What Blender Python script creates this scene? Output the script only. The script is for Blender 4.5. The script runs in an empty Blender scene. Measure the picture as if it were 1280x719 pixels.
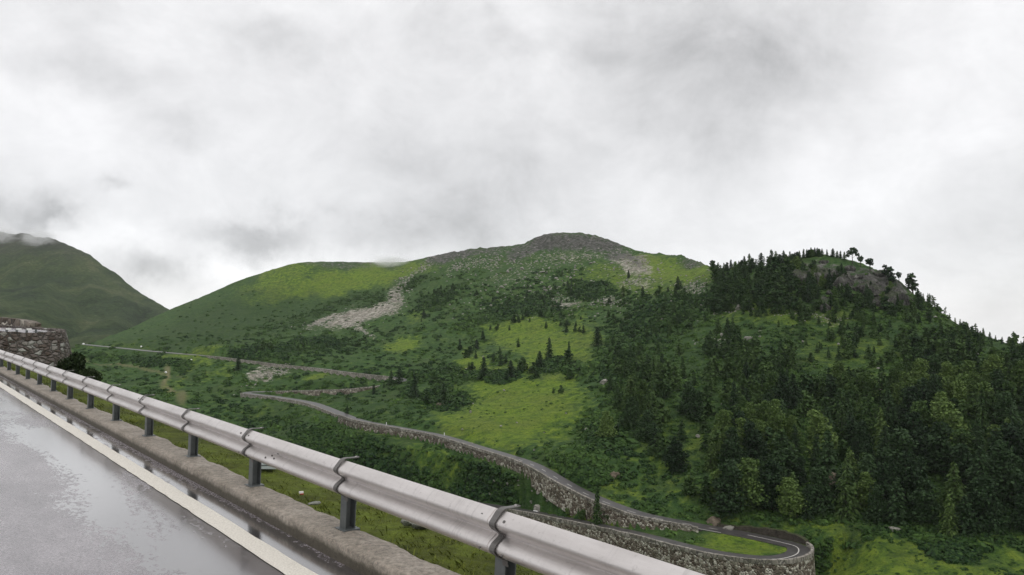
import bpy, math, random
import numpy as np
from mathutils import Vector

random.seed(7)
rng = np.random.default_rng(7)
R = math.radians
scene = bpy.context.scene
COL = scene.collection
EYE = 2.05
FPX = 930.0
HOR = 392.0

# ------------------------------------------------------------------ helpers
def link_mesh(name, verts, faces, mat=None, parent=None, smooth=False, mats=None, midx=None, attrs=None, tag=None):
    me = bpy.data.meshes.new(name)
    v = np.asarray(verts, dtype=np.float32)
    if isinstance(faces, np.ndarray):
        k = faces.shape[1]
        nf = faces.shape[0]
        me.vertices.add(len(v)); me.vertices.foreach_set('co', v.ravel())
        me.loops.add(nf * k); me.loops.foreach_set('vertex_index', faces.astype(np.int32).ravel())
        me.polygons.add(nf)
        me.polygons.foreach_set('loop_start', np.arange(0, nf * k, k, dtype=np.int32))
        me.update(calc_edges=True)
    else:
        me.from_pydata([tuple(p) for p in v.tolist()], [], faces)
    if attrs:
        for an, arr in attrs.items():
            a = me.attributes.new(an, 'FLOAT', 'POINT')
            a.data.foreach_set('value', np.asarray(arr, dtype=np.float32).ravel())
    if mats:
        for m in mats: me.materials.append(m)
        if midx is not None: me.polygons.foreach_set('material_index', np.asarray(midx, dtype=np.int32))
    elif mat: me.materials.append(mat)
    if smooth: me.polygons.foreach_set('use_smooth', np.ones(len(me.polygons), dtype=bool))
    me.validate(); me.update()
    ob = bpy.data.objects.new(name, me)
    COL.objects.link(ob)
    if parent: ob.parent = parent
    return ob

def tag(o, label=None, cat=None, group=None, kind=None):
    if label: o['label'] = label
    if cat: o['category'] = cat
    if group: o['group'] = group
    if kind: o['kind'] = kind
    return o

def empty(name, loc, rz=0.0):
    o = bpy.data.objects.new(name, None); COL.objects.link(o)
    o.location = loc; o.rotation_euler = (0, 0, rz); o.empty_display_size = 0.2
    return o

def copy_tree(o, parent=None):
    c = o.copy(); COL.objects.link(c)
    c.parent = parent
    for ch in list(o.children): copy_tree(ch, c)
    return c

class MB:
    def __init__(s): s.v = []; s.f = []
    def add(s, vs, fs):
        b = len(s.v); s.v += [tuple(p) for p in vs]; s.f += [tuple(i + b for i in f) for f in fs]
    def box(s, c, ex, ey, ez):          # centre, three half-axes as vectors
        c = np.array(c); ex = np.array(ex); ey = np.array(ey); ez = np.array(ez)
        vs = [c + a * ex + b * ey + d * ez for d in (-1, 1) for b in (-1, 1) for a in (-1, 1)]
        s.add(vs, [(0, 2, 3, 1), (4, 5, 7, 6), (0, 1, 5, 4), (2, 6, 7, 3), (0, 4, 6, 2), (1, 3, 7, 5)])
    def build(s, name, mat, parent=None, smooth=False): return link_mesh(name, s.v, s.f, mat, parent, smooth)

# value noise, several octaves
def _h(ix, iy, seed):
    n = (ix.astype(np.int64) * 374761393 + iy.astype(np.int64) * 668265263 + seed * 974711) & 0x7fffffff
    n = ((n ^ (n >> 13)) * 1274126177) & 0x7fffffff
    return ((n ^ (n >> 16)) & 0xffff) / 65535.0
def vnoise(x, y, seed=0):
    x = np.asarray(x, float); y = np.asarray(y, float)
    ix = np.floor(x); iy = np.floor(y); fx = x - ix; fy = y - iy
    fx = fx * fx * (3 - 2 * fx); fy = fy * fy * (3 - 2 * fy)
    a = _h(ix, iy, seed); b = _h(ix + 1, iy, seed); c = _h(ix, iy + 1, seed); d = _h(ix + 1, iy + 1, seed)
    return (a * (1 - fx) + b * fx) * (1 - fy) + (c * (1 - fx) + d * fx) * fy
def fbm(x, y, seed=0, o=4):
    s = 0; a = 0.5
    for k in range(o):
        s = s + a * vnoise(x * 2 ** k + 13.7 * k, y * 2 ** k - 7.1 * k, seed + k); a *= 0.5
    return s / (1 - 0.5 ** o)
def sst(x): x = np.clip(x, 0, 1); return x * x * (3 - 2 * x)

# ------------------------------------------------------------------ camera
PITCH = math.atan((HOR - 359.5) / FPX)
cam_d = bpy.data.cameras.new('camera'); cam = bpy.data.objects.new('camera', cam_d); COL.objects.link(cam)
cam.location = (0, 0, EYE); cam.rotation_euler = (R(90) + PITCH, 0, 0)
cam_d.sensor_width = 36; cam_d.lens = 36 * FPX / 1280; cam_d.clip_start = 0.05; cam_d.clip_end = 20000
scene.camera = cam
cp, sp = math.cos(PITCH), math.sin(PITCH)
def ray(px, py):                          # direction with unit forward (Y) component
    u = (px - 640) / FPX; v = (359.5 - py) / FPX
    x = u; y = cp - v * sp; z = sp + v * cp
    return x / y, z / y
def at(px, py, Y):
    x, z = ray(px, py); return np.array([x * Y, Y, EYE + z * Y])
def imgy(Y, z):                           # photograph row of a point at depth Y, height z
    t = (z - EYE) / Y
    v = (t * cp - sp) / (cp + t * sp)
    return 359.5 - v * FPX

# ------------------------------------------------------------------ materials
def new_mat(name):
    m = bpy.data.materials.new(name); m.use_nodes = True
    nt = m.node_tree; n = nt.nodes; b = n['Principled BSDF']
    return m, nt, n, b
def N(nt, typ, **kw):
    nd = nt.nodes.new(typ)
    for k, v in kw.items():
        if k.startswith('i_'):
            key = k[2:]
            nd.inputs[int(key) if key.isdigit() else key.replace('_', ' ')].default_value = v
        else: setattr(nd, k, v)
    return nd
def L(nt, a, b): nt.links.new(a, b)
def noise(nt, vec, scale, detail=4, rough=0.55, dist=0.0):
    nd = N(nt, 'ShaderNodeTexNoise'); nd.inputs['Scale'].default_value = scale; nd.inputs['Detail'].default_value = detail
    nd.inputs['Roughness'].default_value = rough; nd.inputs['Distortion'].default_value = dist
    if vec is not None: L(nt, vec, nd.inputs['Vector'])
    return nd
def ramp(nt, fac, stops, interp='LINEAR'):
    nd = N(nt, 'ShaderNodeValToRGB'); cr = nd.color_ramp; cr.interpolation = interp
    while len(cr.elements) < len(stops): cr.elements.new(0.5)
    for e, (p, c) in zip(cr.elements, stops):
        e.position = p
        if not hasattr(c, '__len__'): c = (c, c, c)
        e.color = (*c, 1)
    L(nt, fac, nd.inputs[0]); return nd
def mixc(nt, fac, a, b, blend='MIX'):
    nd = N(nt, 'ShaderNodeMix', data_type='RGBA', blend_type=blend)
    for sock, val in ((nd.inputs[0], fac), (nd.inputs[6], a), (nd.inputs[7], b)):
        if hasattr(val, 'is_linked') or hasattr(val, 'links'): L(nt, val, sock)
        elif hasattr(val, '__len__'): sock.default_value = (*val, 1)
        else: sock.default_value = val
    return nd.outputs[2]
def math_(nt, op, a, b=None, clamp=False):
    nd = N(nt, 'ShaderNodeMath', operation=op, use_clamp=clamp)
    for i, val in enumerate((a, b)):
        if val is None: continue
        if hasattr(val, 'links'): L(nt, val, nd.inputs[i])
        else: nd.inputs[i].default_value = val
    return nd.outputs[0]
def objco(nt): return N(nt, 'ShaderNodeTexCoord').outputs['Object']
def geopos(nt): return N(nt, 'ShaderNodeNewGeometry').outputs['Position']
def attr(nt, name): return N(nt, 'ShaderNodeAttribute', attribute_name=name).outputs['Fac']
def bump(nt, h, strength, dist, b):
    nd = N(nt, 'ShaderNodeBump'); nd.inputs['Strength'].default_value = strength; nd.inputs['Distance'].default_value = dist
    L(nt, h, nd.inputs['Height']); L(nt, nd.outputs[0], b.inputs['Normal']); return nd
def maprange(nt, v, a, b, c=0, d=1):
    nd = N(nt, 'ShaderNodeMapRange'); nd.interpolation_type = 'SMOOTHSTEP'
    nd.inputs[1].default_value = a; nd.inputs[2].default_value = b; nd.inputs[3].default_value = c; nd.inputs[4].default_value = d
    L(nt, v, nd.inputs[0]); return nd.outputs[0]

def m_foliage(name, dark, light, rnd='object'):
    m, nt, n, b = new_mat(name)
    if rnd == 'object': f = N(nt, 'ShaderNodeObjectInfo').outputs['Random']
    else: f = attr(nt, 'tint')
    leaf = attr(nt, 'leaf')
    a = math_(nt, 'ADD', math_(nt, 'MULTIPLY', f, 0.62), math_(nt, 'MULTIPLY', leaf, 0.38))
    L(nt, ramp(nt, a, [(0.1, dark), (0.9, light)]).outputs[0], b.inputs['Base Color'])
    b.inputs['Roughness'].default_value = 0.75; b.inputs['Specular IOR Level'].default_value = 0.15
    return m

def m_stone(name, scale, cols, gap=(0.035, 0.032, 0.028), zs=1.5, bstr=0.9, gapw=0.09):
    m, nt, n, b = new_mat(name)
    mp = N(nt, 'ShaderNodeMapping'); mp.inputs['Scale'].default_value = (1, 1, zs); L(nt, geopos(nt), mp.inputs[0])
    wob = noise(nt, mp.outputs[0], scale * 1.4, 2)
    vec = N(nt, 'ShaderNodeVectorMath', operation='MULTIPLY_ADD'); L(nt, wob.outputs['Color'], vec.inputs[0])
    k = 0.35 / scale; vec.inputs[1].default_value = (k, k, k); L(nt, mp.outputs[0], vec.inputs[2])
    v1 = N(nt, 'ShaderNodeTexVoronoi', feature='F1'); v1.inputs['Scale'].default_value = scale; v1.inputs['Randomness'].default_value = 0.95
    v2 = N(nt, 'ShaderNodeTexVoronoi', feature='DISTANCE_TO_EDGE'); v2.inputs['Scale'].default_value = scale; v2.inputs['Randomness'].default_value = 0.95
    L(nt, vec.outputs[0], v1.inputs['Vector']); L(nt, vec.outputs[0], v2.inputs['Vector'])
    sep = N(nt, 'ShaderNodeSeparateColor'); L(nt, v1.outputs['Color'], sep.inputs[0])
    st = [(i / max(1, len(cols) - 1), c) for i, c in enumerate(cols)]
    c1 = ramp(nt, sep.outputs[0], st).outputs[0]
    fine = noise(nt, geopos(nt), scale * 5, 5)
    c1 = mixc(nt, 0.55, c1, ramp(nt, fine.outputs['Fac'], [(0.3, 0.45), (0.7, 1.0)]).outputs[0], 'MULTIPLY')
    edge = maprange(nt, v2.outputs['Distance'], 0.0, gapw)
    big = noise(nt, geopos(nt), scale * 0.12, 3)
    moss = maprange(nt, big.outputs['Fac'], 0.52, 0.68)
    c1 = mixc(nt, math_(nt, 'MULTIPLY', moss, 0.4), c1, (0.055, 0.062, 0.028))
    L(nt, mixc(nt, edge, gap, c1), b.inputs['Base Color'])
    b.inputs['Roughness'].default_value = 0.75; b.inputs['Specular IOR Level'].default_value = 0.3
    hh = math_(nt, 'ADD', maprange(nt, v2.outputs['Distance'], 0, 0.3), math_(nt, 'MULTIPLY', fine.outputs['Fac'], 0.35))
    bump(nt, hh, bstr, 0.35 / scale, b)
    return m

def m_rock(name, dark, light, scale=1.0, grass=0.0):
    m, nt, n, b = new_mat(name)
    p = geopos(nt)
    a = noise(nt, p, 0.9 * scale, 7, 0.65, 0.4); c = noise(nt, p, 4.5 * scale, 4)
    col = ramp(nt, a.outputs['Fac'], [(0.28, dark), (0.5, tuple((x + y) / 2 for x, y in zip(dark, light))), (0.72, light)]).outputs[0]
    col = mixc(nt, 0.6, col, ramp(nt, c.outputs['Fac'], [(0.35, 0.55), (0.65, 1.0)]).outputs[0], 'MULTIPLY')
    if grass:
        nz = N(nt, 'ShaderNodeSeparateXYZ'); L(nt, N(nt, 'ShaderNodeNewGeometry').outputs['Normal'], nz.inputs[0])
        g = maprange(nt, math_(nt, 'ADD', nz.outputs[2], math_(nt, 'MULTIPLY', a.outputs['Fac'], 0.5)), 1.02, 1.2)
        col = mixc(nt, math_(nt, 'MULTIPLY', g, grass), col, (0.06, 0.085, 0.025))
    L(nt, col, b.inputs['Base Color']); b.inputs['Roughness'].default_value = 0.8
    b.inputs['Specular IOR Level'].default_value = 0.3
    bump(nt, math_(nt, 'ADD', a.outputs['Fac'], math_(nt, 'MULTIPLY', c.outputs['Fac'], 0.4)), 0.8, 0.5 / scale, b)
    return m

def m_plain(name, col, rough=0.6, metal=0.0, var=0.25, scale=6.0):
    m, nt, n, b = new_mat(name)
    a = noise(nt, geopos(nt), scale, 5, 0.6)
    lo = tuple(c * (1 - var) for c in col); hi = tuple(min(1, c * (1 + var)) for c in col)
    L(nt, ramp(nt, a.outputs['Fac'], [(0.3, lo), (0.7, hi)]).outputs[0], b.inputs['Base Color'])
    b.inputs['Roughness'].default_value = rough; b.inputs['Metallic'].default_value = metal
    return m

# ------------------------------------------------------------------ near road frame
TH = math.atan(780 / FPX)                 # the road runs off to the left of the view
DV = np.array([-math.sin(TH), math.cos(TH), 0.0]); NV = np.array([math.cos(TH), math.sin(TH), 0.0]); UZ = np.array([0, 0, 1.0])
def P(t, s, z=0.0): return t * DV + s * NV + z * UZ

# ------------------------------------------------------------------ lower road path (px, row, depth)
RP = [(430,610,262),(500,618,246),(560,625,233),(640,637,214),(690,646,203),(740,656,192),(800,669,180),(850,682,171),(900,693,163.5),(945,698.5,160),
      (976,698.5,160),(996,692.5,163),(996,684,168.5),(976,678,173),(930,668,178),(870,657,182),(800,643,189),(740,621,200.5),(700,600,209),(670,583,219),
      (640,572,232),(600,560,244.5),(550,545,264),(500,535.5,280),(450,526,297),(420,515,320),(390,504,345),(350,497,366),(322,493.5,378),(308,491.5,385),
      (316,490,391),(345,489.5,393),(400,488,390),(430,487,388),(465,483.5,389),(492,479,392),(503,475,397),(494,472,403),(470,469.5,409),(430,465,421),
      (400,461,432),(350,456,450),(310,451,465),(270,446,482),(230,442.5,501),(190,439,524),(160,436,549),(105,430.5,604)]
def catmull(pts, k=12):
    pts = np.array(pts, float); out = []; par = []
    n = len(pts)
    for i in range(n - 1):
        p0 = pts[max(i - 1, 0)]; p1 = pts[i]; p2 = pts[i + 1]; p3 = pts[min(i + 2, n - 1)]
        for j in range(k):
            t = j / k
            out.append(0.5 * ((2 * p1) + (-p0 + p2) * t + (2 * p0 - 5 * p1 + 4 * p2 - p3) * t * t + (-p0 + 3 * p1 - 3 * p2 + p3) * t ** 3)); par.append(i + t)
    out.append(pts[-1]); par.append(n - 1)
    return np.array(out), np.array(par)
PATH, PPAR = catmull([at(*p) for p in RP], 12)
for _ in range(6): PATH[1:-1, 2] = 0.25 * PATH[:-2, 2] + 0.5 * PATH[1:-1, 2] + 0.25 * PATH[2:, 2]
TAN = np.gradient(PATH[:, :2], axis=0); TAN /= np.linalg.norm(TAN, axis=1)[:, None]
LEFT = np.stack([-TAN[:, 1], TAN[:, 0]], 1)
HW = 2.4
# walls along it: first and last control point, side (+1 left of travel), drop at start / middle / end
WALLS = {
 'hairpin': (3.0, 12.2, -1, (3.0, 6.5, 6.5)),
 'upper':   (14.9, 19.2, 1, (0.8, 4.6, 3.0)),
 'long':    (19.2, 24.6, 1, (2.6, 2.4, 2.6)),
 'lefthook':(24.6, 29.0, 1, (1.0, 1.2, 2.0)),
 'inner':   (31.0, 34.3, -1, (2.2, 2.8, 1.2)),
 'far':     (37.2, 43.2, 1, (2.6, 1.6, 1.2)),
}
def wall_drop(key, par):
    a, b, s, (d0, d1, d2) = WALLS[key]; u = np.clip((par - a) / (b - a), 0, 1)
    return np.where(u < 0.5, d0 + (d1 - d0) * sst(u * 2), d1 + (d2 - d1) * sst(u * 2 - 1))
DROP = {1: np.zeros(len(PATH)), -1: np.zeros(len(PATH))}
for k_, (a_, b_, s_, d_) in WALLS.items():
    m_ = (PPAR >= a_) & (PPAR <= b_); DROP[s_][m_] = wall_drop(k_, PPAR[m_])

# ------------------------------------------------------------------ terrain: control points (px, row, depth)
CP = RP[::1] + [
 (300,400,700),(450,400,650),(600,400,560),(700,400,520),(800,400,430),(880,400,370),(960,400,335),(1050,400,325),(1150,400,318),(1250,440,285),
 (300,372,790),(400,360,800),(500,360,760),(600,350,690),(700,330,690),(800,350,570),(860,350,470),(400,430,545),(500,450,475),(600,450,410),(700,450,375),(800,450,335),(900,450,300),(1000,450,285),(1150,450,272),
 (600,500,325),(700,500,300),(800,500,268),(900,500,250),(1000,500,245),(1150,500,238),(1280,500,228),(700,550,252),(800,560,228),(900,560,215),(1000,560,212),(1150,560,205),(1280,560,198),
 (800,610,206),(900,620,191),(1000,630,185),(1150,620,180),(1280,620,173),(1050,680,166),(1100,690,161),(1280,690,155),(1400,560,190),(1400,700,148),(1600,700,140),(1600,600,170),
 (560,590,240),(450,560,270),(400,580,262),(330,540,318),(250,480,410),(200,470,440),(150,460,480),(250,520,345),(100,450,520),(150,490,390),(80,480,370),
 (300,700,130),(150,650,150),(500,730,130),(640,730,140),(740,740,140),(850,760,140),(950,770,135),(1030,735,146),(1150,740,142),(1280,760,135),(0,600,160),(-200,600,160),(-200,470,380),(0,455,480),
 (200,900,75),(600,950,75),(1000,950,75),(1400,950,75),(-300,800,75),(1700,900,80)]
RIDGE = [(-400,470,420),(-100,455,500),(0,444,560),(60,440,600),(95,435,660),(120,427,720),(160,412,800),(215,386,890),(250,372,890),(300,350,880),(340,337,870),(370,328.5,860),(400,327,870),(470,328,890),(500,328,890),
 (520,325,870),(540,320,850),(570,314,830),(600,310,810),(630,308,800),(655,305,790),(668,297,785),(685,292,780),(700,290.5,780),(730,291.5,775),(745,294,765),(765,301,750),(790,311,725),(800,314,710),(830,318,670),
 (850,319,640),(870,325,600),(885,331,565),(900,336,520),(925,335,455),(960,331,415),(990,325,395),(1010,320,388),(1030,318,382),(1045,321,378),(1060,324,373),(1085,332,366),(1100,339,362),(1115,345,358),(1130,355,353),
 (1140,366,349),(1160,379,342),(1180,394,336),(1200,408,330),(1230,420,318),(1280,436,300),(1400,472,270),(1550,520,240),(1700,560,215)]
RG = np.array(RIDGE, float)
cols = np.arange(-400, 1681, 4.0); NL = 440
lz = np.linspace(math.log(56), math.log(1300), NL)
def tps(ctrl):
    c = np.array(ctrl, float); X = np.stack([c[:, 0] / 300, 3 * np.log(c[:, 2])], 1); y = c[:, 1]
    n = len(X); d = np.linalg.norm(X[:, None] - X[None], axis=2); K = np.where(d > 0, d * d * np.log(d + 1e-9), 0) + 0.0015 * np.eye(n)
    A = np.zeros((n + 3, n + 3)); A[:n, :n] = K; A[:n, n] = 1; A[:n, n + 1:] = X; A[n, :n] = 1; A[n + 1:, :n] = X.T
    w = np.linalg.solve(A, np.concatenate([y, np.zeros(3)])); return X, w
ridge_ctrl = [(p, y, z) for p, y, z in RIDGE]
CX, CW = tps(CP + ridge_ctrl)
def tps_eval(px, lnz):
    a = px / 300; b = 3 * lnz; s = CW[len(CX)] + CW[len(CX) + 1] * a + CW[len(CX) + 2] * b
    for i in range(len(CX)):
        d2 = (a - CX[i, 0]) ** 2 + (b - CX[i, 1]) ** 2; s = s + CW[i] * 0.5 * d2 * np.log(d2 + 1e-12)
    return s
GX, GL = np.meshgrid(cols, lz, indexing='ij')
Y = tps_eval(GX, GL)
ytop = np.interp(cols, RG[:, 0], RG[:, 1]); lr = np.log(np.interp(cols, RG[:, 0], RG[:, 2]))
yr = tps_eval(cols, lr)
delta = (ytop - yr)[:, None] * sst((GL - (lr[:, None] - 0.35)) / 0.35)
Y = Y + delta
Y = np.where(GL < lr[:, None], np.maximum(Y, ytop[:, None] + 6 * (lr[:, None] - GL)), ytop[:, None] + 260 * (GL - lr[:, None]) ** 1.1)
Y = np.clip(Y, 200, 1400)
TY = np.exp(GL)
rx_ = (GX - 640) / FPX; v_ = (359.5 - Y) / FPX
den = cp - v_ * sp
TX = rx_ / cp * TY                       # columns are vertical planes through the camera axis
TZ = EYE + (sp + v_ * cp) / den * TY

# land cover, painted once on the ground: ellipses (px, row, rx, ry, tilt deg, strength)
def cover(lst, px, py, warp):
    wx = px + (fbm(px / 26, py / 14, 31) - 0.5) * warp; wy = py + (fbm(px / 26, py / 14, 57) - 0.5) * warp * 0.6
    o = np.zeros_like(px)
    for cx, cy, rx, ry, ang, s in lst:
        a = R(ang); dx = wx - cx; dy = wy - cy
        u = (dx * math.cos(a) + dy * math.sin(a)) / rx; v = (-dx * math.sin(a) + dy * math.cos(a)) / ry
        o = np.maximum(o, s * sst((1.45 - np.sqrt(u * u + v * v)) / 1.0))
    return o
MEADOW = [(640,510,95,42,0,1),(600,535,60,22,8,1),(690,455,42,55,12,.9),(660,420,62,22,0,.8),(590,452,22,14,0,1),(625,475,40,25,0,.8),(725,430,25,35,15,.7),
 (835,338,60,14,8,.9),(770,352,55,18,0,.6),(830,355,45,14,-10,.6),(430,352,110,17,-11,.9),(350,350,55,15,-20,.7),(480,338,60,10,-5,.8),(495,427,26,12,-10,.9),(530,390,25,8,-20,.5),
 (235,452,42,7,5,.8),(265,438,30,4,-15,.6),(150,436,60,4,0,.4),(475,545,45,14,10,.35),(545,575,40,14,10,.45),(440,600,60,20,5,.3),(925,684,60,13,4,1),(735,640,28,11,10,.9),(765,635,20,14,30,.9),
 (1110,700,110,30,8,.75),(1040,680,20,18,0,.9),(850,560,60,28,-30,.5),(800,545,40,30,-40,.5),(860,610,60,18,10,.45),(1000,655,80,8,5,.7),(1060,435,70,28,0,.5),(950,398,60,14,0,.6),(1030,395,40,12,0,.5),(1080,470,60,30,0,.35),
 (760,600,60,8,20,.7),(700,590,30,8,30,.7),(395,475,16,8,-30,.8),(280,470,26,6,-35,.5),(225,480,14,26,20,.35),(340,520,60,14,0,.25),(1200,640,40,14,0,.3),(1230,700,60,25,0,.5)]
SCREE = [(455,394,58,12,-20,.95),(500,368,16,16,-40,.8),(405,402,24,5,-12,.9),(450,412,18,4,25,.8),(520,340,30,7,-35,.5),(700,372,28,10,0,.4),(705,385,22,10,0,.85),(575,333,20,8,-20,.45),(605,328,26,8,-15,.45),(680,328,60,18,0,.3),
 (790,330,30,14,10,.85),(720,322,55,9,0,.5),(790,352,26,8,0,.6),(760,378,18,6,0,.7),(640,345,50,18,-10,.4),(870,360,25,10,0,.5),(885,388,40,8,0,.5),(330,468,24,9,-28,.75),(355,463,10,5,-28,.6),(1010,395,40,6,10,.4),(900,428,30,10,0,.4)]
ROCK = [(727,303,66,13,4,1),(690,302,35,12,-10,1),(780,322,30,10,15,.8),(560,322,36,7,-12,.9),(600,315,40,7,-8,.7),(430,331,75,5,0,.6),(1022,340,36,16,0,.8),(1102,360,42,17,25,1),(1030,375,16,8,0,.7),(1060,346,22,12,0,.6),(870,330,28,5,15,.7),(655,312,30,8,-15,.8)]
TRACK = [(211,469,2.6,9,-8,1),(208,482,2.6,8,10,1),(216,490,9,2.8,35,.9),(229,499,7,6,-30,.7),(165,460,70,1.3,13,.7)]
w0 = 46
cmea = cover(MEADOW, GX, Y, w0); cscr = cover(SCREE, GX, Y, w0 * 0.8); crock = cover(ROCK, GX, Y, w0 * 0.5); ctrk = cover(TRACK, GX, Y, 6)
THICK = [(545,374,30,15,-20,1),(655,382,48,15,-18,1),(692,388,24,16,0,1),(742,362,30,11,0,.8),(500,362,52,9,-24,1),(330,440,32,11,0,.9),(622,470,48,10,5,.9),(560,500,42,13,0,1),(700,458,30,13,0,1),
 (815,400,48,36,-20,1),(400,432,60,13,0,.8),(775,455,36,40,0,.8),(550,470,44,11,0,.8),(190,452,60,5,5,.9),(600,612,100,22,8,.7),(470,585,100,20,15,.7),(430,378,60,8,-18,.6),(360,405,60,12,-10,.5),(600,400,30,10,-20,.7),(760,545,40,20,10,.8),(730,590,40,12,10,.8),(420,545,60,12,10,.6),(870,385,30,16,0,1),(1180,690,40,10,5,.6)]
cthk = cover(THICK, GX, Y, 30)
forest_poly = np.array([(885,338),(930,328),(990,322),(1020,345),(1075,352),(1120,378),(1160,372),(1290,420),(1700,560),(1700,690),(1290,668),(1180,668),(1100,655),(1020,650),(930,640),(868,645),(850,600),(800,545),(756,500),(770,460),(800,425),(830,390),(850,362)], float)
def inpoly(px, py, poly):
    ins = np.zeros(np.shape(px), bool); n = len(poly); j = n - 1
    for i in range(n):
        xi, yi = poly[i]; xj, yj = poly[j]
        c = ((yi > py) != (yj > py)) & (px < (xj - xi) * (py - yi) / (yj - yi + 1e-9) + xi)
        ins ^= c; j = i
    return ins
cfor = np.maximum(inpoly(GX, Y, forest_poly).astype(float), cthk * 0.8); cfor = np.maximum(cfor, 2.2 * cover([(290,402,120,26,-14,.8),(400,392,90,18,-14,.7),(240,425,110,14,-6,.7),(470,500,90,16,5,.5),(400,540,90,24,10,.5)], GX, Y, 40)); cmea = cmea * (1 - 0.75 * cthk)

# relief
lefts = sst((620 - GX) / 140) * sst((GL - math.log(560)) / 0.25)
k_ = np.clip(TY / 300, 0.3, 2.2) * (1 - 0.75 * lefts)
TZ += k_ * (2.6 * (fbm(TX / 46, TY / 60, 3) - 0.5) * 2 + 1.5 * (fbm(TX / 14, TY / 18, 11, 3) - 0.5) * 2)
TZ += 0.45 * (fbm(TX / 3.2, TY / 3.2, 17, 3) - 0.5) * 2
rockd = np.abs(fbm(TX / 9, TY / 12, 23, 5) - 0.5) * 2
TZ += (1 - 0.85 * lefts) * crock * (5.5 * rockd - 2.0) + cscr * 0.8 * (fbm(TX / 4, TY / 4, 29, 3) - 0.5)
ya = imgy(TY, TZ).min(axis=1); dy_ = ytop - ya          # bring the skyline back to its measured profile, keeping the small roughness
kern = np.hanning(9); kern /= kern.sum(); dy_ = np.convolve(np.pad(dy_, 4, mode='edge'), kern, mode='valid')
wr_ = sst((GL - (lr[:, None] - 0.3)) / 0.25)
TZ -= dy_[:, None] / FPX * TY * wr_
# lay the roads into it
pts = np.stack([TX.ravel(), TY.ravel()], 1); nd = np.full(len(pts), 1e9); ni = np.zeros(len(pts), int)
sel = np.where((TX.ravel() > -420) & (TX.ravel() < 110) & (TY.ravel() < 660) & (TY.ravel() > 120))[0]
for c0 in range(0, len(sel), 20000):
    ii = sel[c0:c0 + 20000]; d2 = ((pts[ii, None, :] - PATH[None, :, :2]) ** 2).sum(2); ni[ii] = d2.argmin(1); nd[ii] = np.sqrt(d2.min(1))
side = np.where(((pts - PATH[ni, :2]) * LEFT[ni]).sum(1) > 0, 1, -1)
dr = np.where(side > 0, DROP[1][ni], DROP[-1][ni]); zf = TZ.ravel().copy(); rz = PATH[ni, 2]
has = dr > 0
z_wall = np.where(nd < HW + 0.15, rz - 0.15, (rz - dr) + (zf - (rz - dr)) * sst((nd - HW - 1.5) / 14))
z_free = np.where(nd < HW + 0.9, rz - 0.15, (rz - 0.1) + (zf - (rz - 0.1)) * sst((nd - HW - 0.9) / 5))
zf = np.where(has, z_wall, z_free); TZ = zf.reshape(TZ.shape)
ROADD = nd.reshape(TZ.shape)
YI = imgy(TY, TZ)                         # rows on the finished ground
LNSTEP = lz[1] - lz[0]
YMIN = np.minimum.accumulate(YI, axis=1)
def surf(px, py):
    c = int(round((px + 400) / 4)); c = min(max(c, 0), len(cols) - 1)
    i = int(np.argmax(YMIN[c] <= py))
    if YMIN[c, i] > py: return None
    if i == 0: i = 1
    y0, y1 = YI[c, i - 1], YI[c, i]; f = 0 if abs(y0 - y1) < 1e-6 else min(max((y0 - py) / (y0 - y1), 0), 1)
    z = TZ[c, i - 1] * (1 - f) + TZ[c, i] * f; yy = TY[c, i - 1] * (1 - f) + TY[c, i] * f
    x = (px - 640) / FPX / cp * yy
    return np.array([x, yy, z]), c, i
def ground(x, y):                         # height of the hillside at a plan position
    px = 640 + FPX * cp * x / y; c = (px + 400) / 4; l = (math.log(y) - lz[0]) / LNSTEP
    if c < 0 or c > len(cols) - 2 or l < 0 or l > NL - 2: return None
    c0, l0 = int(c), int(l); fc, fl = c - c0, l - l0
    return (TZ[c0, l0] * (1 - fc) + TZ[c0 + 1, l0] * fc) * (1 - fl) + (TZ[c0, l0 + 1] * (1 - fc) + TZ[c0 + 1, l0 + 1] * fc) * fl

def grid_faces(nx, ny):
    i = np.arange(nx - 1)[:, None] * ny + np.arange(ny - 1)[None]
    return np.stack([i, i + ny, i + ny + 1, i + 1], 2).reshape(-1, 4)

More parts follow.
